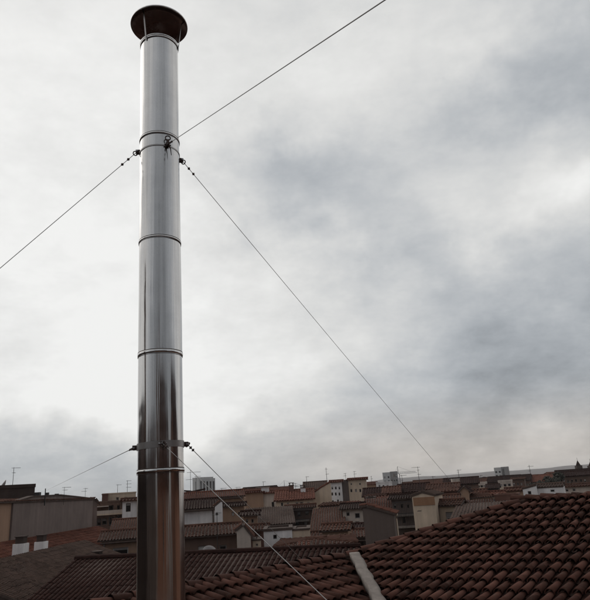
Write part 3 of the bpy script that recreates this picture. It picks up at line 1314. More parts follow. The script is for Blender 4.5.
# grey-brown mono-pitch roof on the left, its ridge running away from the camera
r0, r1 = at(-70, 584, 26.5), at(95, 541, 43)
xr = (r0.x + r1.x) / 2
zr = (at(0, 564, 30).z + r1.z) / 2
pm = math.tan(rad(22))
house_w('grey_roof_house', 'house with wide smooth grey-brown roof sloping beside the dark tile roof', (-12.0, 27.0), (-12.0, 43.0), zr - (abs(xr) - 12.0) * pm - .1,
        abs(xr) - 12.0, ('shed', (abs(xr) - 12.0) * pm), WALL['greybrown'], ROOF['greytile'], oh=.25)
vent = thing('roof_vent', 'small dark vent block on the grey-brown roof', 'vent', at(95, 559, 40.5))
mb = MB()
mb.box(-.36, .36, -.3, .3, -.5, .40)
mb.build('shaft', WALL['dark'], vent)
mb = MB()
mb.box(-.43, .43, -.37, .37, .402, .47)
mb.build('cap', FASCIA, vent)

# big grey block with a blank party wall
gx0 = -19.6
zg = at(34, 497, 45).z
house_w('blank_wall_block', 'large block with blank grey-brown party wall and ochre front', (gx0 - 9.5, 40.0), (gx0, 40.0), zg - .9, 17.0, ('prof', [(0, zg - .5), (4.0, zg), (9.5, zg - .35)]),
        WALL['ochre'], ROOF['brown'], wins=[(8.9, zg - 1.9, .8, 1.1), (8.9, zg - 3.6, .8, 1.1), (6.6, zg - 1.9, .9, 1.2), (6.6, zg - 3.6, .9, 1.2)], cat='building', oh=.2)
pw = thing('party_wall', 'tall blank grey-brown rendered wall with low peaked top', 'wall', (gx0 + .12, 40.0, 0))
mb = MB()


def onX(px, py, X):
    d = ray(px, py)
    p = CAM + d * (X / d.x)
    return p.y, p.z


tp = [onX(x, y, gx0 + .12) for x, y in ((13.5, 503), (33, 497), (60, 495.5), (75, 497), (93, 499))]
poly = [(0, tp[0][0] - 40, 0), (0, tp[-1][0] - 40, 0)] + [(0, y - 40, z) for y, z in reversed(tp)]
mb.slab([Vector(p) for p in poly], (-.25, 0, 0))
mb.build('wall_face', WALL['grey'], pw)
mb = MB()
for k in range(len(tp) - 1):
    (y0, z0), (y1, z1) = tp[k], tp[k + 1]
    mb.slab([Vector((.06, y0 - 40, z0 + .003)), Vector((.06, y1 - 40, z1 + .003)), Vector((-.4, y1 - 40, z1 + .003)), Vector((-.4, y0 - 40, z0 + .003))], (0, 0, .09))
mb.build('coping', FASCIA, pw)
for (px, w, h) in ((38, .35, .3), (49, .2, .3), (58, .25, .22)):      # little vents along the coping
    y, z = onX(px, 496.5, gx0 - .1)
    mb = MB()
    mb.box(-.5, -.5 + w, y - 40, y - 40 + w, z - .3, z + h)
    mb.build('vent_pipe', IRON if h < .5 else GALV, pw)
house('terrace_house', 'narrow grey house adjoining the far end of the blank party wall', (93, 58.7), (97.5, 58.7), 499, ('prof', [(93, 499), (95, 499), (97.5, 502.5)]), 1.2, 'grey', 'brown',
      wins=[(95.5, 506, 3, 4.5)], recess=.5)
house('penthouse', 'dark flat-topped penthouse rising behind the blank wall', (-14, 50), (35, 50), 489.3, ('flat', .25), 8, 'dark', 'dark', cat='building')
zt0 = at(93, 529, 57).z
house_w('red_lean_to', 'low lean-to house with red tile roof along the blank party wall', (-15.9, 32.0), (-15.9, 58.5), zt0 - (19.4 - 15.9) * .36, 3.5, ('shed', 3.5 * .36), WALL['brown'], ROOF['red'], oh=.15)


def white_chimney(px, py0, py1, Y, w, label):
    p = at(px, py1, Y)
    q = at(px, py0, Y)
    t = thing('roof_chimney', label, 'chimney', (p.x, p.y, p.z - .5))
    h = q.z - p.z + .5
    m1 = MB()
    m1.box(-w / 2, w / 2, -.35, .35, 0, h)
    m1.build('stack', WALL['white'], t)
    m2 = MB()
    m2.box(-w * .36, w * .36, -.25, .25, h + .002, h + .34)
    m2.box(-w * .42, w * .42, -.3, .3, h + .342, h + .39)
    m2.build('cowl', WALL['dark'], t)


white_chimney(20.5, 543.5, 551, 36, .62, 'wide white chimney block with dark cowl on the red lean-to roof')
white_chimney(41, 541.5, 548, 39, .56, 'narrower white chimney block with dark cowl on the red lean-to roof')

house('ochre_house', 'ochre house with one dark window and brown roof beside the flue', (102, 47), (190, 47), 541.5, ('gx', 531), 6, 'ochre', 'brown', wins=[(120.5, 552.5, 15, 9.5)])
house('brown_gable_house', 'brown tiled slope in front of the white house near the flue', (113, 58), (186, 58), 531, ('gx', 519.5), 7, 'dark', 'brown')
h = house('loggia_house', 'dark brown house with cream upper storey and shaded balcony', (94, 72), (122.5, 72), 503, ('flat', .15), 9, 'brown', 'brown',
          wins=[(99, 522, 4, 7), (104.5, 521.5, 4.5, 6), (111, 508.3, 4.6, 5.5), (118.5, 508.3, 2.6, 6), (111.5, 521, 5, 8), (118.5, 520, 3.5, 9)], recess=.5)
zc1 = at(108, 513.5, 72).z
mb = MB()
mb.box(.3, 3.4, -.9, -.01, zc1 - .15, zc1)
mb.build('balcony', WALL['cream'], h)
mb = MB()
mb.box(.3, 3.4, -.9, -.84, zc1 + .002, zc1 + .35)
mb.build('balcony_parapet', WALL['lightgrey'], h)
mb = MB()
mb.box(.05, 1.6, -1.1, -.02, at(100, 507, 72).z, at(100, 506.2, 72).z)
mb.build('awning', WALL['lightgrey'], h)
house('cream_upper_house', 'cream walled top storey with brick end under a flat slab roof', (102.5, 80), (136, 80), 494.5, ('flat', .12), 7, 'cream', 'brown',
      wins=[(117.5, 498.8, 2.8, 3), (126, 498.5, 3, 3)])
house('brick_end_house', 'small red brick stair tower on the loggia house roof', (102, 78.5), (108, 78.5), 494.8, ('flat', .1), 1.4, 'brick', 'brown', cat='building')
house('white_gable_house', 'white walled house with one brown window beside the flue', (122.5, 68), (150, 68), 501.5, ('gx', 499), 6, 'white', 'brown', wins=[(128.3, 507.5, 4.6, 8)])

# right of the flue
house('grey_gable_house', 'low brown house with two grey shuttered windows behind the dark roof', (178, 40), (238, 40), 538.5, ('gx', 526.5), 6, 'brown', 'brown',
      wins=[(202, 549, 8, 6), (223, 548, 7, 6)], fm=SHUTTER)
house('grey_gable_wall', 'pointed grey rendered gable facing the dark tile roof', (236.7, 37.5), (250.5, 37.5), 532, ('prof', [(236.7, 531), (243, 526), (250.5, 536)]), 2.4, 'lightgrey', 'brown', oh=.1)
house('white_wall_house', 'house with wide pale wall under a deep dark eave', (184, 50), (215.0, 50), 509.8, ('gx', 500), 5.5, 'white', 'dark')
house('white_fin_house', 'narrow white wall with slanted top and small dark opening', (214.8, 48.5), (222.3, 48.5), 506, ('prof', [(214.8, 507), (221, 501.8), (222.3, 502.2)]), 1.2, 'white', 'brown', wins=[(216.8, 514, 2.2, 2.6)], oh=.03)
house('red_ridge_house', 'broad house with red-brown roof below the striped tower', (182, 66), (242.5, 66), 500, ('gx', 493.3), 6, 'ochre', 'red')
house('dark_hump_house', 'dark hipped roof hump beside the antenna mast near the flue', (183, 70), (203, 70), 494.5, ('hip', 489.8), 5, 'brown', 'dark')
house('ochre_low_house', 'ochre house with small dark windows in front of the broad red-brown roof', (222.4, 56), (243.5, 56), 507.5, ('gx', 503.6), 5, 'ochre', 'dark', wins=[(225.2, 521.5, 4, 3.2), (233, 514, 2.5, 3.5), (239.5, 514, 2.5, 3.5)])
house('ochre_block', 'plain ochre block with blank front wall and thin red roof', (242, 90), (263, 90), 493.8, ('gx', 491.5), 8, 'ochre', 'red', cat='building')
house('grey_balcony_block', 'narrow grey block with dark stair recess beside the ochre block', (263, 90.5), (282, 90.5), 493.8, ('gx', 491), 8, 'lightgrey', 'red',
      wins=[(265.3, 501.5, 4, 12), (273, 504.5, 2.6, 5), (277.5, 497.5, 3, 3)], cat='building')
house('grey_sheet_house', 'house with broad grey-brown roof in the middle of the town', (244, 54), (292, 54), 527, ('shed', 508.8), 8, 'grey', 'greytile')
house('crowded_ochre_house', 'small ochre house wedged before the broad grey-brown roof', (243.5, 47), (257, 47), 516.5, ('gx', 511.5), 4, 'ochre', 'dark', wins=[(247, 521, 2.2, 3.5), (252.5, 521, 2.2, 3.5)])
house('pale_patch_house', 'tiny pale outhouse beside the pointed grey gable', (252.5, 38), (260.5, 38), 540.5, ('flat', .06, FASCIA), 2.0, 'cream', wins=[(257, 545, 2, 2.5)])
house('brown_mid_house', 'brown roofed house joining the grey gable and the low white house', (246, 44), (266, 44), 531.5, ('gx', 525.5), 4, 'brick', 'brown', wins=[(252, 535, 2.4, 3), (259, 535, 2.4, 3)])
house('white_low_house', 'low white house with one square dark window', (263.5, 39.5), (292, 39.5), 531.2, ('flat', .12, FASCIA), 3.6, 'white', 'brown', wins=[(275, 537, 3.8, 4.2)])
house('cream_low_house', 'low cream walled annexe joined to the low white house', (292.1, 39.6), (309.5, 39.6), 530.4, ('flat', .08, FASCIA), 3.4, 'cream', 'brown')
house('brown_hip_house', 'dark brown hipped roof in front of the low white house', (280, 34), (352, 34), 549, ('hip', 541.5), 5, 'brown', 'brown')
house('brick_ridge_house', 'low orange-tiled strip in front of the dark hipped roof', (298, 31.5), (310, 31.5), 549.5, ('shed', 547), 1.0, 'brick', 'red', oh=.05)
t = house('red_roof_house', 'house with red-brown roof and row of dark windows before the cream gable', (276, 78), (313, 78), 501.2, ('gx', 490.8), 9, 'cream', 'red',
          wins=[(282, 504.3, 2, 3.4), (288, 504.3, 2, 3.4), (297, 504, 2.6, 3.6), (301.5, 504, 3.4, 3.8), (308.5, 504, 2.6, 3.6)],
          chim=[(1.9, 4.0, .6, 1.75, WALL['brick']), (3.4, 3.4, .65, 1.35, WALL['white'])])
house('cream_gable_house', 'tall cream gable wall rising behind the red-brown roof', (312.5, 82), (331, 82), 492, ('prof', [(312.5, 494), (321, 488), (331, 482.5)]), 6, 'cream', 'red', cat='building', oh=.1)
h = house('balcony_house', 'brown house with stacked pale balconies below the red-brown roof', (286, 62), (313.5, 62), 509.5, ('gx', 507), 6, 'brown', 'brown',
          wins=[(291, 514, 3.5, 5), (299, 514, 3.5, 5), (307, 513, 3.5, 4), (297, 524, 3.5, 4.5), (306, 524, 3.5, 4.5)])
balcony(h, .9, 2.2, at(300, 519.8, 62).z, .7)
balcony(h, .7, 2.6, at(300, 530, 62).z, .7)
house('brown_slope_house', 'house with big dark red slope beside the twin-window house', (313, 52), (343, 52), 532, ('shed', 509), 8, 'brown', 'brown')
house('grey_top_house', 'grey topped cream block on the skyline beside the white facade', (304, 98), (326, 98), 490, ('gx', 482.3), 9, 'cream', 'greytile', cat='building')
house('white_facade_house', 'narrow white three-storey facade with small dark windows', (330, 95), (341.5, 95), 482.8, ('gx', 480.6), 7, 'white', 'red',
      wins=[(332.3, 488, 1.6, 2.6), (335.8, 488, 1.6, 2.6), (339.4, 488, 1.4, 2.6), (332.3, 494, 1.6, 2.8), (335.8, 494, 1.6, 2.8), (339.4, 494, 1.4, 2.8), (333, 502, 1.8, 3), (338, 501, 1.6, 2.8)], cat='building')
house('brown_block', 'cream-brown apartment block with row of three windows on the skyline', (348, 97), (366, 97), 480.4, ('gx', 478.6), 9, 'cream', 'red',
      wins=[(351.3, 490.6, 1.9, 3), (356, 490.6, 1.9, 3), (360.3, 490.6, 1.9, 3), (351.3, 484, 1.5, 1.8), (360, 484, 1.5, 1.8)], cat='building')
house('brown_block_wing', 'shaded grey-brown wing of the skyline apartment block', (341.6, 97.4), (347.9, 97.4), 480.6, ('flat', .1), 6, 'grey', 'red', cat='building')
house('twin_window_house', 'pale grey house with two dark windows one above the other', (342.5, 56), (362.5, 56), 510, ('gx', 503.8), 6, 'lightgrey', 'dark',
      wins=[(348, 513.9, 3.2, 4), (348.4, 523.3, 3.6, 4), (357.5, 515.7, 5, 5), (357.5, 523.5, 4, 4)], fm=SHUTTER)
house('plain_gable_house', 'house with large blank grey-brown wall and sloping top near the tiled hip', (363, 34.15), (393, 33.85), 512, ('prof', [(363, 507.8), (366, 507.3), (393, 515)]), 2.5, 'greybrown', 'red', oh=.12)
house('pale_corner_house', 'narrow pale strip of wall beside the blank grey-brown wall', (393.3, 35.5), (396.2, 35.5), 516, ('flat', .05), 1.5, 'cream')
house('red_slope_house', 'small red tile slope behind the blank grey-brown wall', (366, 56), (392, 56), 510, ('shed', 499), 4.5, 'brown', 'red')
house('white_strip_house', 'low white house strip behind the red tile slope', (365.5, 66), (375, 66), 498.2, ('flat', .1, FASCIA), 4, 'white', wins=[(369, 500.5, 1.8, 1.6)])
house('dark_rise_house', 'dark roofed house under the far grey tower', (364, 80), (396, 80), 497, ('gx', 488.5), 8, 'brown', 'dark')
house('ochre_far_house', 'far ochre house with red roof left of the grey tower', (364, 130), (376, 130), 485.2, ('gx', 482.6), 8, 'ochre', 'red', tiles=False)
house('white_far_house', 'far white house with dark windows below the grey tower', (376, 125), (391.5, 125), 483.2, ('flat', .2), 8, 'white', wins=[(379.5, 485.8, 1.6, 1.6), (383.5, 485.8, 1.6, 1.6), (387.5, 485.8, 1.6, 1.6)])
h = house('dim_balcony_house', 'dim brown house with pale balcony left of the brick-topped house', (391, 53), (412, 53), 500, ('gx', 495), 7, 'greybrown', 'dark',
          wins=[(395, 506, 2.5, 4), (402, 506, 2.5, 4), (408, 506, 2, 4), (396, 520, 3, 6), (404, 520, 3, 6)])
balcony(h, .3, 1.9, at(399, 526, 53).z, .7)
balcony(h, .2, 1.9, at(399, 514.5, 53).z, .5)
house('long_dark_house', 'long dark roof carrying two aerials below the distant ridge', (399, 77), (428, 77), 493, ('gx', 484.6), 8, 'brown', 'dark')
house('brown_band_house', 'brown tiled house at the left end of the long dark roof', (384, 75), (399, 75), 494, ('gx', 487), 7, 'ochre', 'brown', wins=[(388, 497, 1.8, 3), (394, 497, 1.8, 3)])
house('tan_band_house', 'tan house with brown roof at the right end of the long dark roof', (428, 73), (458, 73), 490, ('gx', 484.5), 6, 'cream', 'brown', wins=[(x, 493, 1.8, 2.8) for x in (432, 438, 444, 450, 455)])
brick_top = house('brick_top_house', 'cream house with orange brick top storey and shallow peaked roof', (411.8, 45.25), (434, 44.75), 497, ('prof', [(411.8, 497), (422, 493.2), (434, 496)]), 5, 'cream', 'greytile',
      wins=[(416, 517.3, 3.2, 3.8), (419.5, 511, 4, .9)], oh=.08)
mb = MB()
a0, a1 = at(413.2, 500, 45.0), at(433, 499, 45.0)
zb0, zb1 = at(420, 505.5, 45).z, at(420, 497.4, 45).z
mb.box(.08, 1.58, -.035, -.004, zb0, zb1)
mb.build('brick_panel', WALL['orange'], brick_top)
house('brown_terrace_house', 'brown roofed house right of the brick-topped house with pale ledge', (436, 50), (458, 50), 511, ('gx', 495.5), 7, 'grey', 'brown', wins=[(441, 517, 3, 5), (450, 517, 4, 5)])
house('small_ochre_house', 'small ochre gable peeping over brown roofs under the ridge', (460, 60), (468.5, 60), 491, ('gy', .35), 5, 'ochre', 'dark', wins=[(462, 498, 1.8, 2.2)])
house('brown_far_house', 'brown far house row beneath the mast below the ridge', (444, 110), (478, 110), 485.5, ('gx', 478.6), 9, 'brown', 'dark', wins=[(452, 488.5, 2, 2.5), (460, 488.5, 2, 2.5), (470, 488, 2, 2.5)])
house('grey_lower_house', 'grey-brown roof slope just behind the tiled hip', (455, 40), (512, 40), 520, ('shed', 504), 6, 'greybrown', 'greytile')
house('ledge_house', 'dim house with long tiled slope under the small ochre gable', (455, 52), (490, 52), 508, ('shed', 500.5), 5, 'brown', 'brown')
for (nm, lab, L, R, py, wm, nb) in (
        ('flats_block', 'small far flats with three pale balcony lines', (476.5, 150), (486, 150), 483.5, 'lightgrey', 3),
        ('flats_block', 'wider far flats with four pale balcony lines right of the dark roof', (498, 130), (511, 130), 482, 'lightgrey', 4)):
    h = house(nm, lab, L, R, py, ('flat', .3), 9, wm, cat='building', grid=(3, nb, .6, 1.3, 1.1, 1.5))
    for k in range(nb):
        ww = 2.2 if nb == 3 else 2.7
        balcony(h, .1, ww, at(L[0], py, L[1]).z - 1.9 - 1.5 * k, .5, WALL['cream'])
house('dark_between_house', 'dark roofed house between the two blocks of far flats', (486.3, 120), (498.3, 120), 489, ('gx', 484.5), 9, 'dark', 'dark', tiles=False)
house('brown_flats', 'brown far block right of the wider flats under the ridge', (511, 140), (524, 140), 480, ('gx', 477.8), 9, 'brown', 'brown', wins=[(514, 484, 1.6, 2.4), (518, 484, 1.6, 2.4), (521.5, 484, 1.4, 2.4), (514, 489, 1.6, 2.4), (518, 489, 1.6, 2.4)], cat='building')
house('white_cube_house', 'bright white house with one square dark window above the tiled ridge', (522.5, 52), (536, 52), 488.8, ('prof', [(522.5, 489.6), (529, 488), (536, 486)]), 4, 'white', 'greytile', wins=[(529.6, 492.8, 3.2, 3.2)], oh=.05)
house('white_long_house', 'long low white wall with grey roof above the tiled ridge', (536, 53), (563, 53), 488.6, ('gx', 486.6), 4, 'white', 'greytile', wins=[(552.5, 490.8, 4, 2.4)], oh=.05)
house('windowed_block', 'dark brick block with rows of small windows below the spires', (560, 118), (592, 118), 477, ('gx', 472.3), 10, 'brown', 'dark', cat='building',
      wins=[(x, y, 1.7, 2.6) for x in (564, 568, 572, 576, 581, 585) for y in (480.5, 485)])
house('roadside_house', 'low pale house at the foot of the windowed brick block', (556, 80), (600, 80), 488, ('gx', 486), 6, 'lightgrey', 'brown', wins=[(567, 490.2, 2.5, 2.5), (574, 489.7, 2.5, 2.5)])
house('infill_house', 'dark tiled roof below the twin-window house', (313, 42), (366, 42), 541, ('gx', 532), 6, 'dark', 'brown')
house('infill_wall_house', 'dim brown wall house between dark roofs by the blank gable', (342, 47), (363.5, 47), 531, ('gx', 527.5), 5, 'greybrown', 'dark', wins=[(350, 536, 3, 4)])


# ------------------------------------------------------------------ far towers, cranes, church
def tower(name, label, L, R, py, strips, wm, depth=14, extra=None):
    t = house(name, label, L, R, py, ('flat', .8), depth, wm, cat='tower block', grid=strips)
    return t


tw = house('striped_tower', 'pale tower block with dark vertical window strips on the skyline', (199, 420), (215, 420), 480.5, ('flat', 1.0), 16, 'towerwhite', cat='tower block',
           wins=[(x, 489, 1.7, 15) for x in (201.0, 204.2, 207.4, 210.6, 213.6)], recess=2.2)
house('striped_tower_wing', 'narrower pale stair wing at the side of the striped tower', (192.5, 425), (199, 420), 480.2, ('flat', 1.5), 12, 'towerwhite', cat='tower block', wins=[(195.5, 489, 1.0, 14)], recess=1.0)
house('grey_tower', 'grey square tower block beside the crane jib', (390, 480), (397.3, 480), 473, ('flat', 1.0), 6, 'towergrey', cat='tower block', grid=(3, 6, 1.1, 1.5, 2.6, 3.0))
house('grey_tower_annexe', 'paler side slab of the square grey tower', (382.5, 481), (390, 481), 474, ('flat', 1.0), 6, 'towerwhite', cat='tower block', grid=(2, 6, 1.2, 1.5, 2.6, 3.0))
house('ridge_tower', 'tall brown-grey tower block standing before the distant ridge', (501, 520), (508.5, 520), 468.5, ('flat', 1.2), 6, 'towergrey', cat='tower block', wins=[(504.3, 476, 1.6, 13)], recess=1.5)
house('ridge_tower_annexe', 'light slab joined to the tower before the distant ridge', (494, 521), (501, 521), 469, ('flat', 1.0), 6, 'towerwhite', cat='tower block', grid=(2, 7, 1.6, 1.5, 2.6, 3.0))


def crane(px, pyj, Y, pxa, pxb, label):
    p = at(px, pyj, Y)
    t = thing('tower_crane', label, 'crane', (p.x, p.y, 0))
    mb = MB()
    s = .9
    for sx in (-s, s):
        for sy in (-s, s):
            mb.tube((sx, sy, 0), (sx, sy, p.z), .16, .16, 4)
    for k in range(int(p.z / 2.4)):
        z = k * 2.4
        mb.tube((-s, -s, z), (s, -s, z + 2.2), .09, .09, 4)
        mb.tube((s, s, z), (-s, s, z + 2.2), .09, .09, 4)
    mb.build('mast', GALV, t)
    xa, xb = at(pxa, pyj, Y).x - p.x, at(pxb, pyj, Y).x - p.x
    mb = MB()
    mb.tube((xa, 0, p.z), (xb, 0, p.z), .16, .16, 4)
    mb.tube((xa * .6, 0, p.z + 1.1), (xb * .95, 0, p.z + 1.1), .13, .13, 4)
    n = 26
    for k in range(n):
        x = xa * .6 + (xb * .95 - xa * .6) * k / n
        mb.tube((x, 0, p.z), (x + (xb - xa) / n / 2, 0, p.z + 1.1), .07, .07, 4)
    mb.tube((0, 0, p.z), (0, 0, p.z + 5.5), .35, .15, 4)
    mb.tube((0, 0, p.z + 5.3), (xb * .7, 0, p.z + 1.1), .06, .06, 4)
    mb.tube((0, 0, p.z + 5.3), (xa * .9, 0, p.z), .06, .06, 4)
    mb.build('jib', GALV, t)
    mb = MB()
    e = xa if abs(xa) < abs(xb) else xb
    mb.box(e - .9, e + .9, -.6, .6, p.z - 2.0, p.z + .2)
    mb.build('counterweight', CONC, t)


crane(284.5, 487.5, 500, 276, 309, 'thin tower crane with long jib above the red-brown roof')
crane(398.2, 473.8, 470, 394, 417, 'tower crane with dark jib reaching right of the grey tower')

ch = thing('church', 'church with two pointed spires on the skyline above the tiled ridge', 'church', at(582, 474, 260) * 1.0)
ch.location.z = 0
for px, pyt in ((577, 459), (589.8, 460)):
    p = at(px, pyt, 260)
    x = p.x - ch.location.x
    z0 = at(px, 470.5, 260).z
    mb = MB()
    mb.box(x - 1.4, x + 1.4, -1.4, 1.4, 0, z0 + .6)
    mb.box(x - 1.1, x + 1.1, -1.1, 1.1, z0 + .602, z0 + 1.9)
    tt = mb.build('tower', WALL['dark'], ch)
    mb = MB()
    mb.tube((x, 0, z0 + 1.9), (x, 0, p.z - .6), 1.05, .08, 8)
    mb.tube((x, 0, p.z - .7), (x, 0, p.z + .5), .06, .05, 5)
    mb.build('spire', ROOF['dark'], tt)
mb = MB()
mb.slab([(-6, 4, 0), (8, 4, 0), (8, 4, at(585, 473, 260).z), (1, 4, at(585, 470.5, 260).z), (-6, 4, at(585, 473.5, 260).z)], (0, 20, 0))
mb.build('nave', WALL['brown'], ch)


# ------------------------------------------------------------------ far houses under the ridge
HOUSE_COL = ['ochre', 'cream', 'brown', 'lightgrey', 'greybrown', 'white', 'brick', 'grey']
HOUSE_WORD = ['ochre', 'cream', 'brown', 'tan', 'grey-brown', 'white', 'brick', 'grey']
rf = random.Random(5)


def far_house(px, py, Y, w, k, label, group):
    a = at(px, py, Y)
    ang = rf.uniform(-.5, .5)
    dx = Vector((math.cos(ang), math.sin(ang), 0)) * w
    A = Vector((a.x, a.y, 0))
    wn = [(w * (i + .5) / 3, a.z - 1.5 - j * 2.8, .9, 1.3) for i in range(3) for j in range(2)]
    rk = rf.choice(['gx', 'gx', 'hip'])
    rc_ = rf.choice(['red', 'brown', 'dark'])
    label = label % (HOUSE_WORD[k % 8], {'gx': 'gabled', 'hip': 'hipped'}[rk], {'red': 'red', 'brown': 'brown', 'dark': 'dark'}[rc_])
    house_w('distant_house', label, A, A + dx, a.z, rf.uniform(7, 10), (rk, rf.uniform(1.0, 1.8)), WALL[HOUSE_COL[k % 8]],
            ROOF[rc_], wn, tiles=False, group=group)


k = 0
for row, (Y, dy) in enumerate(((170, 3.5), (230, 1.5), (330, .5))):
    px = 398 + row * 3
    while px < 600:
        far_house(px, HZ(px) + dy + rf.uniform(-1.5, 2.2), Y + rf.uniform(-15, 15), rf.uniform(8, 12), k, 'small distant %s house with %s %s roof below the far ridge', 'distant houses below the ridge')
        k += rf.randrange(1, 4)
        px += rf.uniform(11, 19)
for px, Y, dy in ((206, 160, -1), (222, 150, 0), (236, 170, -1), (251, 130, 1), (330, 160, 0), (318, 150, 1), (168, 120, 2), (150, 110, 3), (128, 120, 3)):
    far_house(px, HZ(px) + dy, Y, 10, k, 'distant %s house with %s %s roof half hidden behind nearer skyline roofs', 'distant houses behind the skyline roofs')
    k += 1


# small houses wedged between the bigger ones
rw = random.Random(21)


def wedge(px, py, Y, w, rise, wm, rm, label):
    a = at(px, py, Y)
    ca = math.atan((px - IW / 2) / 572) + rw.uniform(-.25, .25)
    d = Vector((math.cos(ca), -math.sin(ca), 0)) * w
    A = Vector((a.x, a.y, 0)) - d * .5
    n = max(1, int(w / 1.5))
    wn = [(w * (i + .5) / n + rw.uniform(-.1, .1), a.z - .95 - 1.9 * j, rw.uniform(.55, .8), rw.uniform(.8, 1.15)) for i in range(n) for j in range(2) if rw.random() < .8]
    house_w('small_house', label, A, A + d, a.z, rw.uniform(1.8, 2.6), rw.choice((('gx', rise), ('shed', rise * .6), ('flat', .12))), WALL[wm], ROOF[rm], wn, oh=.2, tiles=Y < 66, group='small houses wedged between larger roofs')


WEDGE = [(232, 499, 74, 2.8, 'ochre', 'red', 'small ochre house behind the slanted white wall'),
         (330, 506, 68, 2.2, 'grey', 'brown', 'small grey house below the narrow white facade'),
         (352, 505, 72, 2.6, 'ochre', 'red', 'small ochre house below the skyline apartment block'),
         (335, 531, 40, 1.6, 'ochre', 'brown', 'small ochre house among the dark roofs by the blank gable'),
         (374, 497, 74, 2.2, 'lightgrey', 'brown', 'small tan house above the red tile slope'),
         (386, 500, 68, 2.0, 'ochre', 'red', 'small ochre house left of the dim balcony house'),
         (440, 503, 47, 1.6, 'ochre', 'brown', 'small ochre house right of the brick-topped house'),
         (449, 506, 46, 1.5, 'cream', 'brown', 'small cream house behind the tiled hip'),
         (447, 492, 66, 2.4, 'brick', 'brown', 'small brick house before the brown far house row'),
         (474, 494, 70, 2.4, 'lightgrey', 'brown', 'small tan house beside the small ochre gable'),
         (482, 498, 60, 1.8, 'ochre', 'brown', 'small ochre house below the small far flats'),
         (494, 495, 66, 2.2, 'cream', 'red', 'small cream house below the dark roof between the flats'),
         (506, 495, 62, 2.2, 'brick', 'brown', 'small brick house below the wider far flats'),
         (517, 491, 68, 2.4, 'ochre', 'brown', 'small ochre house left of the bright white house')]
for (px, py, Y, w, wm, rm, lab) in WEDGE:
    wedge(px, py, Y, w, rw.uniform(.2, .4), wm, rm, lab)


# ------------------------------------------------------------------ television aerials
def aerial(px, py_top, py_base, Y, label, booms, r=.022, dz=.6):
    """mast with cross-boomed yagis; booms = (height fraction, half length m, direction)"""
    p, q = at(px, py_base, Y), at(px, py_top, Y)
    t = thing('tv_aerial', label, 'aerial', (p.x, p.y, p.z - dz))
    h = q.z - p.z + dz
    k = max(1.0, Y / 60.0)
    mb = MB()
    mb.tube((0, 0, 0), (0, 0, h), r * k, r * k * .8, 6)
    mb.build('mast', IRON, t)
    for fr, ln, a in booms:
        z = dz + (h - dz) * fr
        c, s_ = math.cos(rad(a)), math.sin(rad(a))
        m2 = MB()
        m2.tube((-ln * .35 * c, -ln * .35 * s_, z), (ln * c, ln * s_, z), .014 * k, .014 * k, 5)
        b = m2.build('boom', IRON, t)
        m3 = MB()
        n = 8
        for i in range(n):
            f = -.3 + 1.28 * i / (n - 1)
            e = .26 * (1 - .35 * i / n) * min(1.0, ln + .2)
            x, y = ln * f * c, ln * f * s_
            m3.tube((x + s_ * e, y - c * e, z), (x - s_ * e, y + c * e, z), .008 * k, .008 * k, 4)
        m3.build('elements', IRON, b)
    return t


aerial(12.3, 467.5, 489, 50.5, 'tall thin aerial on the dark penthouse roof', [(.97, .5, 20), (.75, .35, 100)])
aerial(117.5, 484.5, 493, 82, 'short aerial on the slab roof of the cream top storey', [(.95, .5, 40)])
aerial(127.2, 480.5, 493, 82, 'taller ladder-like aerial on the slab roof of the cream top storey', [(.97, .5, 10), (.72, .5, 10), (.45, .5, 10)])
aerial(190.6, 469.5, 492, 68, 'tall aerial with long yagi between the flue and the striped tower', [(.87, 1.1, 4), (.55, .5, 200)])
aerial(196.3, 475.5, 494, 66, 'small aerial in front of the striped tower', [(.95, .5, 30)])
aerial(217.6, 512, 551, 37, 'slender dark mast rising before the white slanted wall', [(.97, .35, 60), (.93, .3, 150)])
aerial(263.6, 481.5, 492, 92, 'thin aerial above the ochre block roof', [(.98, .4, 30)])
aerial(307.3, 476.5, 490.5, 98, 'thin aerial on the grey topped cream block', [(.98, .4, 0)])
aerial(327.2, 467.5, 484, 97, 'tall thin aerial above the narrow white facade', [(.9, .5, 70), (.6, .4, 0)])
aerial(403.2, 474.8, 489, 76, 'short aerial with straight yagi on the long dark roof', [(.96, .6, 10), (.6, .3, 100)])
aerial(420.0, 466.5, 487, 75.5, 'tall aerial with stacked yagis on the long dark roof', [(.97, .75, 185), (.83, .35, 60), (.62, .35, 30)])
aerial(459.7, 469.5, 482, 110, 'thin aerial on the brown far house row', [(.96, .6, 20), (.8, .4, 100)])
aerial(531.6, 464.8, 480, 142, 'far aerial mast standing against the distant ridge', [(.9, 1.0, 10), (.6, .7, 100)])
aerial(563.5, 471.0, 478, 122, 'far aerial on the windowed brick block', [(.95, .7, 10)])
aerial(45.0, 488.5, 497, 46, 'stub aerial post on the coping of the blank party wall', [], r=.045)

# rooftop box on the ochre block
p = at(265.2, 491.5, 92)
rb = thing('rooftop_box', 'small pale plant box on the roof of the grey block', 'plant box', (p.x, p.y, p.z - .6))
mb = MB()
mb.box(-.55, .55, -.5, .5, 0, 1.15)
mb.build('box', WALL['white'], rb)
mb = MB()
mb.box(-1.3, .65, -.6, .6, 1.152, 1.22)
mb.build('lid', WALL['lightgrey'], rb)
# pale object on the brown far house row
p = at(455.5, 481.8, 109)
rb = thing('rooftop_tank', 'pale grey water tank on the brown far house row', 'tank', (p.x, p.y, p.z - .5))
mb = MB()
mb.box(-.65, .65, -.45, .45, 0, .95)
mb.build('body', WALL['lightgrey'], rb)
mb = MB()
mb.box(-.7, .7, -.5, .5, .952, 1.02)
mb.build('lid', WALL['white'], rb)


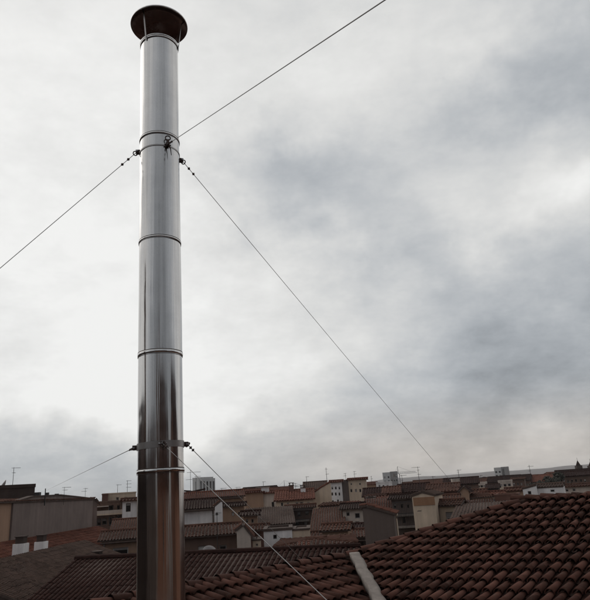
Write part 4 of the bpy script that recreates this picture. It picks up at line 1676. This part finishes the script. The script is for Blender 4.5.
# ------------------------------------------------------------------ satellite dishes
def dish(px, py, Y, d, label, yaw, elev=30):
    p = at(px, py, Y)
    t = thing('satellite_dish', label, 'satellite dish', p, rad(yaw))
    mb = MB()
    n, m_ = 20, 4
    E = rad(elev)
    mb.v.append((0, 0, 0))
    for j in range(1, m_ + 1):
        r = d / 2 * j / m_
        for k_ in range(n):
            a = 2 * PI * k_ / n
            x, z, y = r * math.cos(a), r * 1.1 * math.sin(a), -.9 * r * r / d
            mb.v.append((x, y * math.cos(E) + z * math.sin(E), z * math.cos(E) - y * math.sin(E)))
    for k_ in range(n):
        mb.f.append((0, 1 + k_, 1 + (k_ + 1) % n))
    for j in range(m_ - 1):
        for k_ in range(n):
            b = 1 + j * n
            mb.f.append((b + k_, b + (k_ + 1) % n, b + n + (k_ + 1) % n, b + n + k_))
    o = mb.build('reflector', SHUTTER, t, smooth=True)
    o.modifiers.new('thickness', 'SOLIDIFY').thickness = .02
    mb = MB()
    mb.tube((0, -.05, -d * .45), (0, -d * .75, -d * .1), .018, .018, 6)
    mb.tube((0, -d * .70, -d * .12), (0, -d * .82, -d * .06), .045, .04, 8)
    mb.build('feed_arm', IRON, t)
    mb = MB()
    mb.tube((0, .03, 0), (0, .16, -.1), .03, .03, 6)
    mb.tube((0, .16, -.1), (0, .16, -1.3), .028, .028, 8)
    mb.build('mount', IRON, t)


dish(209.3, 554.5, 27.0, .62, 'pale satellite dish tilted over the dark tile roof', 25, 40)
dish(4.0, 486.5, 50.3, .9, 'satellite dish on the dark penthouse roof', -60, 35)

# ------------------------------------------------------------------ trees below the spires
LEAF = plain_mat('leaf_dark', (.028, .026, .017), rough=.8, var=.5, scale=1.5)
BARK = stain_mat('bark', (.06, .045, .035))


def tree(px, py_top, Y, h_crown, rx, label, seed):
    p = at(px, py_top, Y)
    rnd = random.Random(seed)
    t = thing('tree', label, 'tree', (p.x, p.y, 0), 0, 'trees below the spires')
    H = p.z
    mb = MB()
    mb.tube((0, 0, 0), (0, 0, H - h_crown * .5), .3, .16, 8)
    for k_ in range(6):
        a = rnd.uniform(0, 2 * PI)
        z = H - h_crown * rnd.uniform(.55, .95)
        mb.tube((0, 0, z), (math.cos(a) * rx * .7, math.sin(a) * rx * .7, z + h_crown * .35), .1, .03, 5)
    mb.build('trunk', BARK, t)
    mb = MB()
    cl = [(rnd.gauss(0, rx * .42), rnd.gauss(0, rx * .42), H - h_crown * .5 + rnd.gauss(0, h_crown * .24), rnd.uniform(.5, 1.1)) for _ in range(26)]
    for x, y, z, r in cl:
        for _ in range(130):
            d = Vector((rnd.gauss(0, 1), rnd.gauss(0, 1), rnd.gauss(0, 1))).normalized() * r * rnd.uniform(.5, 1)
            c = Vector((x, y, min(z, H - r)) ) + d
            u = Vector((rnd.gauss(0, 1), rnd.gauss(0, 1), rnd.gauss(0, 1))).normalized() * .24
            v = u.orthogonal().normalized() * .15
            mb.poly([c - u, c - v, c + u, c + v])
    mb.build('crown', LEAF, t)


tree(547, 475.5, 100, 5, 2.2, 'dark leafy tree rising left of the windowed brick block', 1)
tree(553.5, 472.5, 104, 6, 2.4, 'tallest dark leafy tree beside the windowed brick block', 2)
tree(540.5, 480, 96, 4, 1.8, 'low dark tree above the long white wall', 3)

for (px, y0, y1, Y, lab) in ((222, 488, 496, 68, 'small aerial on the broad red-brown roof'), (237, 487, 495, 69, 'second small aerial on the broad red-brown roof'),
                             (296, 483, 493, 82, 'aerial beside the brick chimney on the red-brown roof'), (355, 471, 481, 100, 'aerial on the skyline apartment block'),
                             (346, 473, 482, 99, 'aerial on the shaded wing of the skyline apartment block'), (372, 476, 485, 132, 'far aerial on the far ochre house'),
                             (434, 476, 487, 79, 'aerial at the right end of the long dark roof band'), (482, 475, 485, 152, 'far aerial on the small far flats'),
                             (505, 474, 484, 132, 'far aerial on the wider far flats'), (85, 488, 499, 58, 'aerial near the far end of the blank party wall'),
                             (64, 487, 497, 50, 'aerial behind the coping of the blank party wall')):
    aerial(px, y0, y1, Y, lab, [(.95, .5, random.uniform(0, 180)), (.7, .35, random.uniform(0, 180))], r=.016)

# ------------------------------------------------------------------ the air: thin even haze over the town
m_, g_, b_ = new_mat('haze_air')
m_.node_tree.nodes.remove(b_)
pv = g_.n('ShaderNodeVolumePrincipled')
pv.inputs['Color'].default_value = (.95, .95, .97, 1)
pv.inputs['Density'].default_value = .00014
pv.inputs['Anisotropy'].default_value = .2
g_.l(pv.outputs[0], m_.node_tree.nodes['Material Output'].inputs['Volume'])
mb = MB()
mb.box(-9500, 9500, -9500, 9500, -3.2, 75)
hz = mb.build('haze', m_, None, kind='stuff')
tag(hz, 'thin pale haze hanging over the whole town', 'haze')
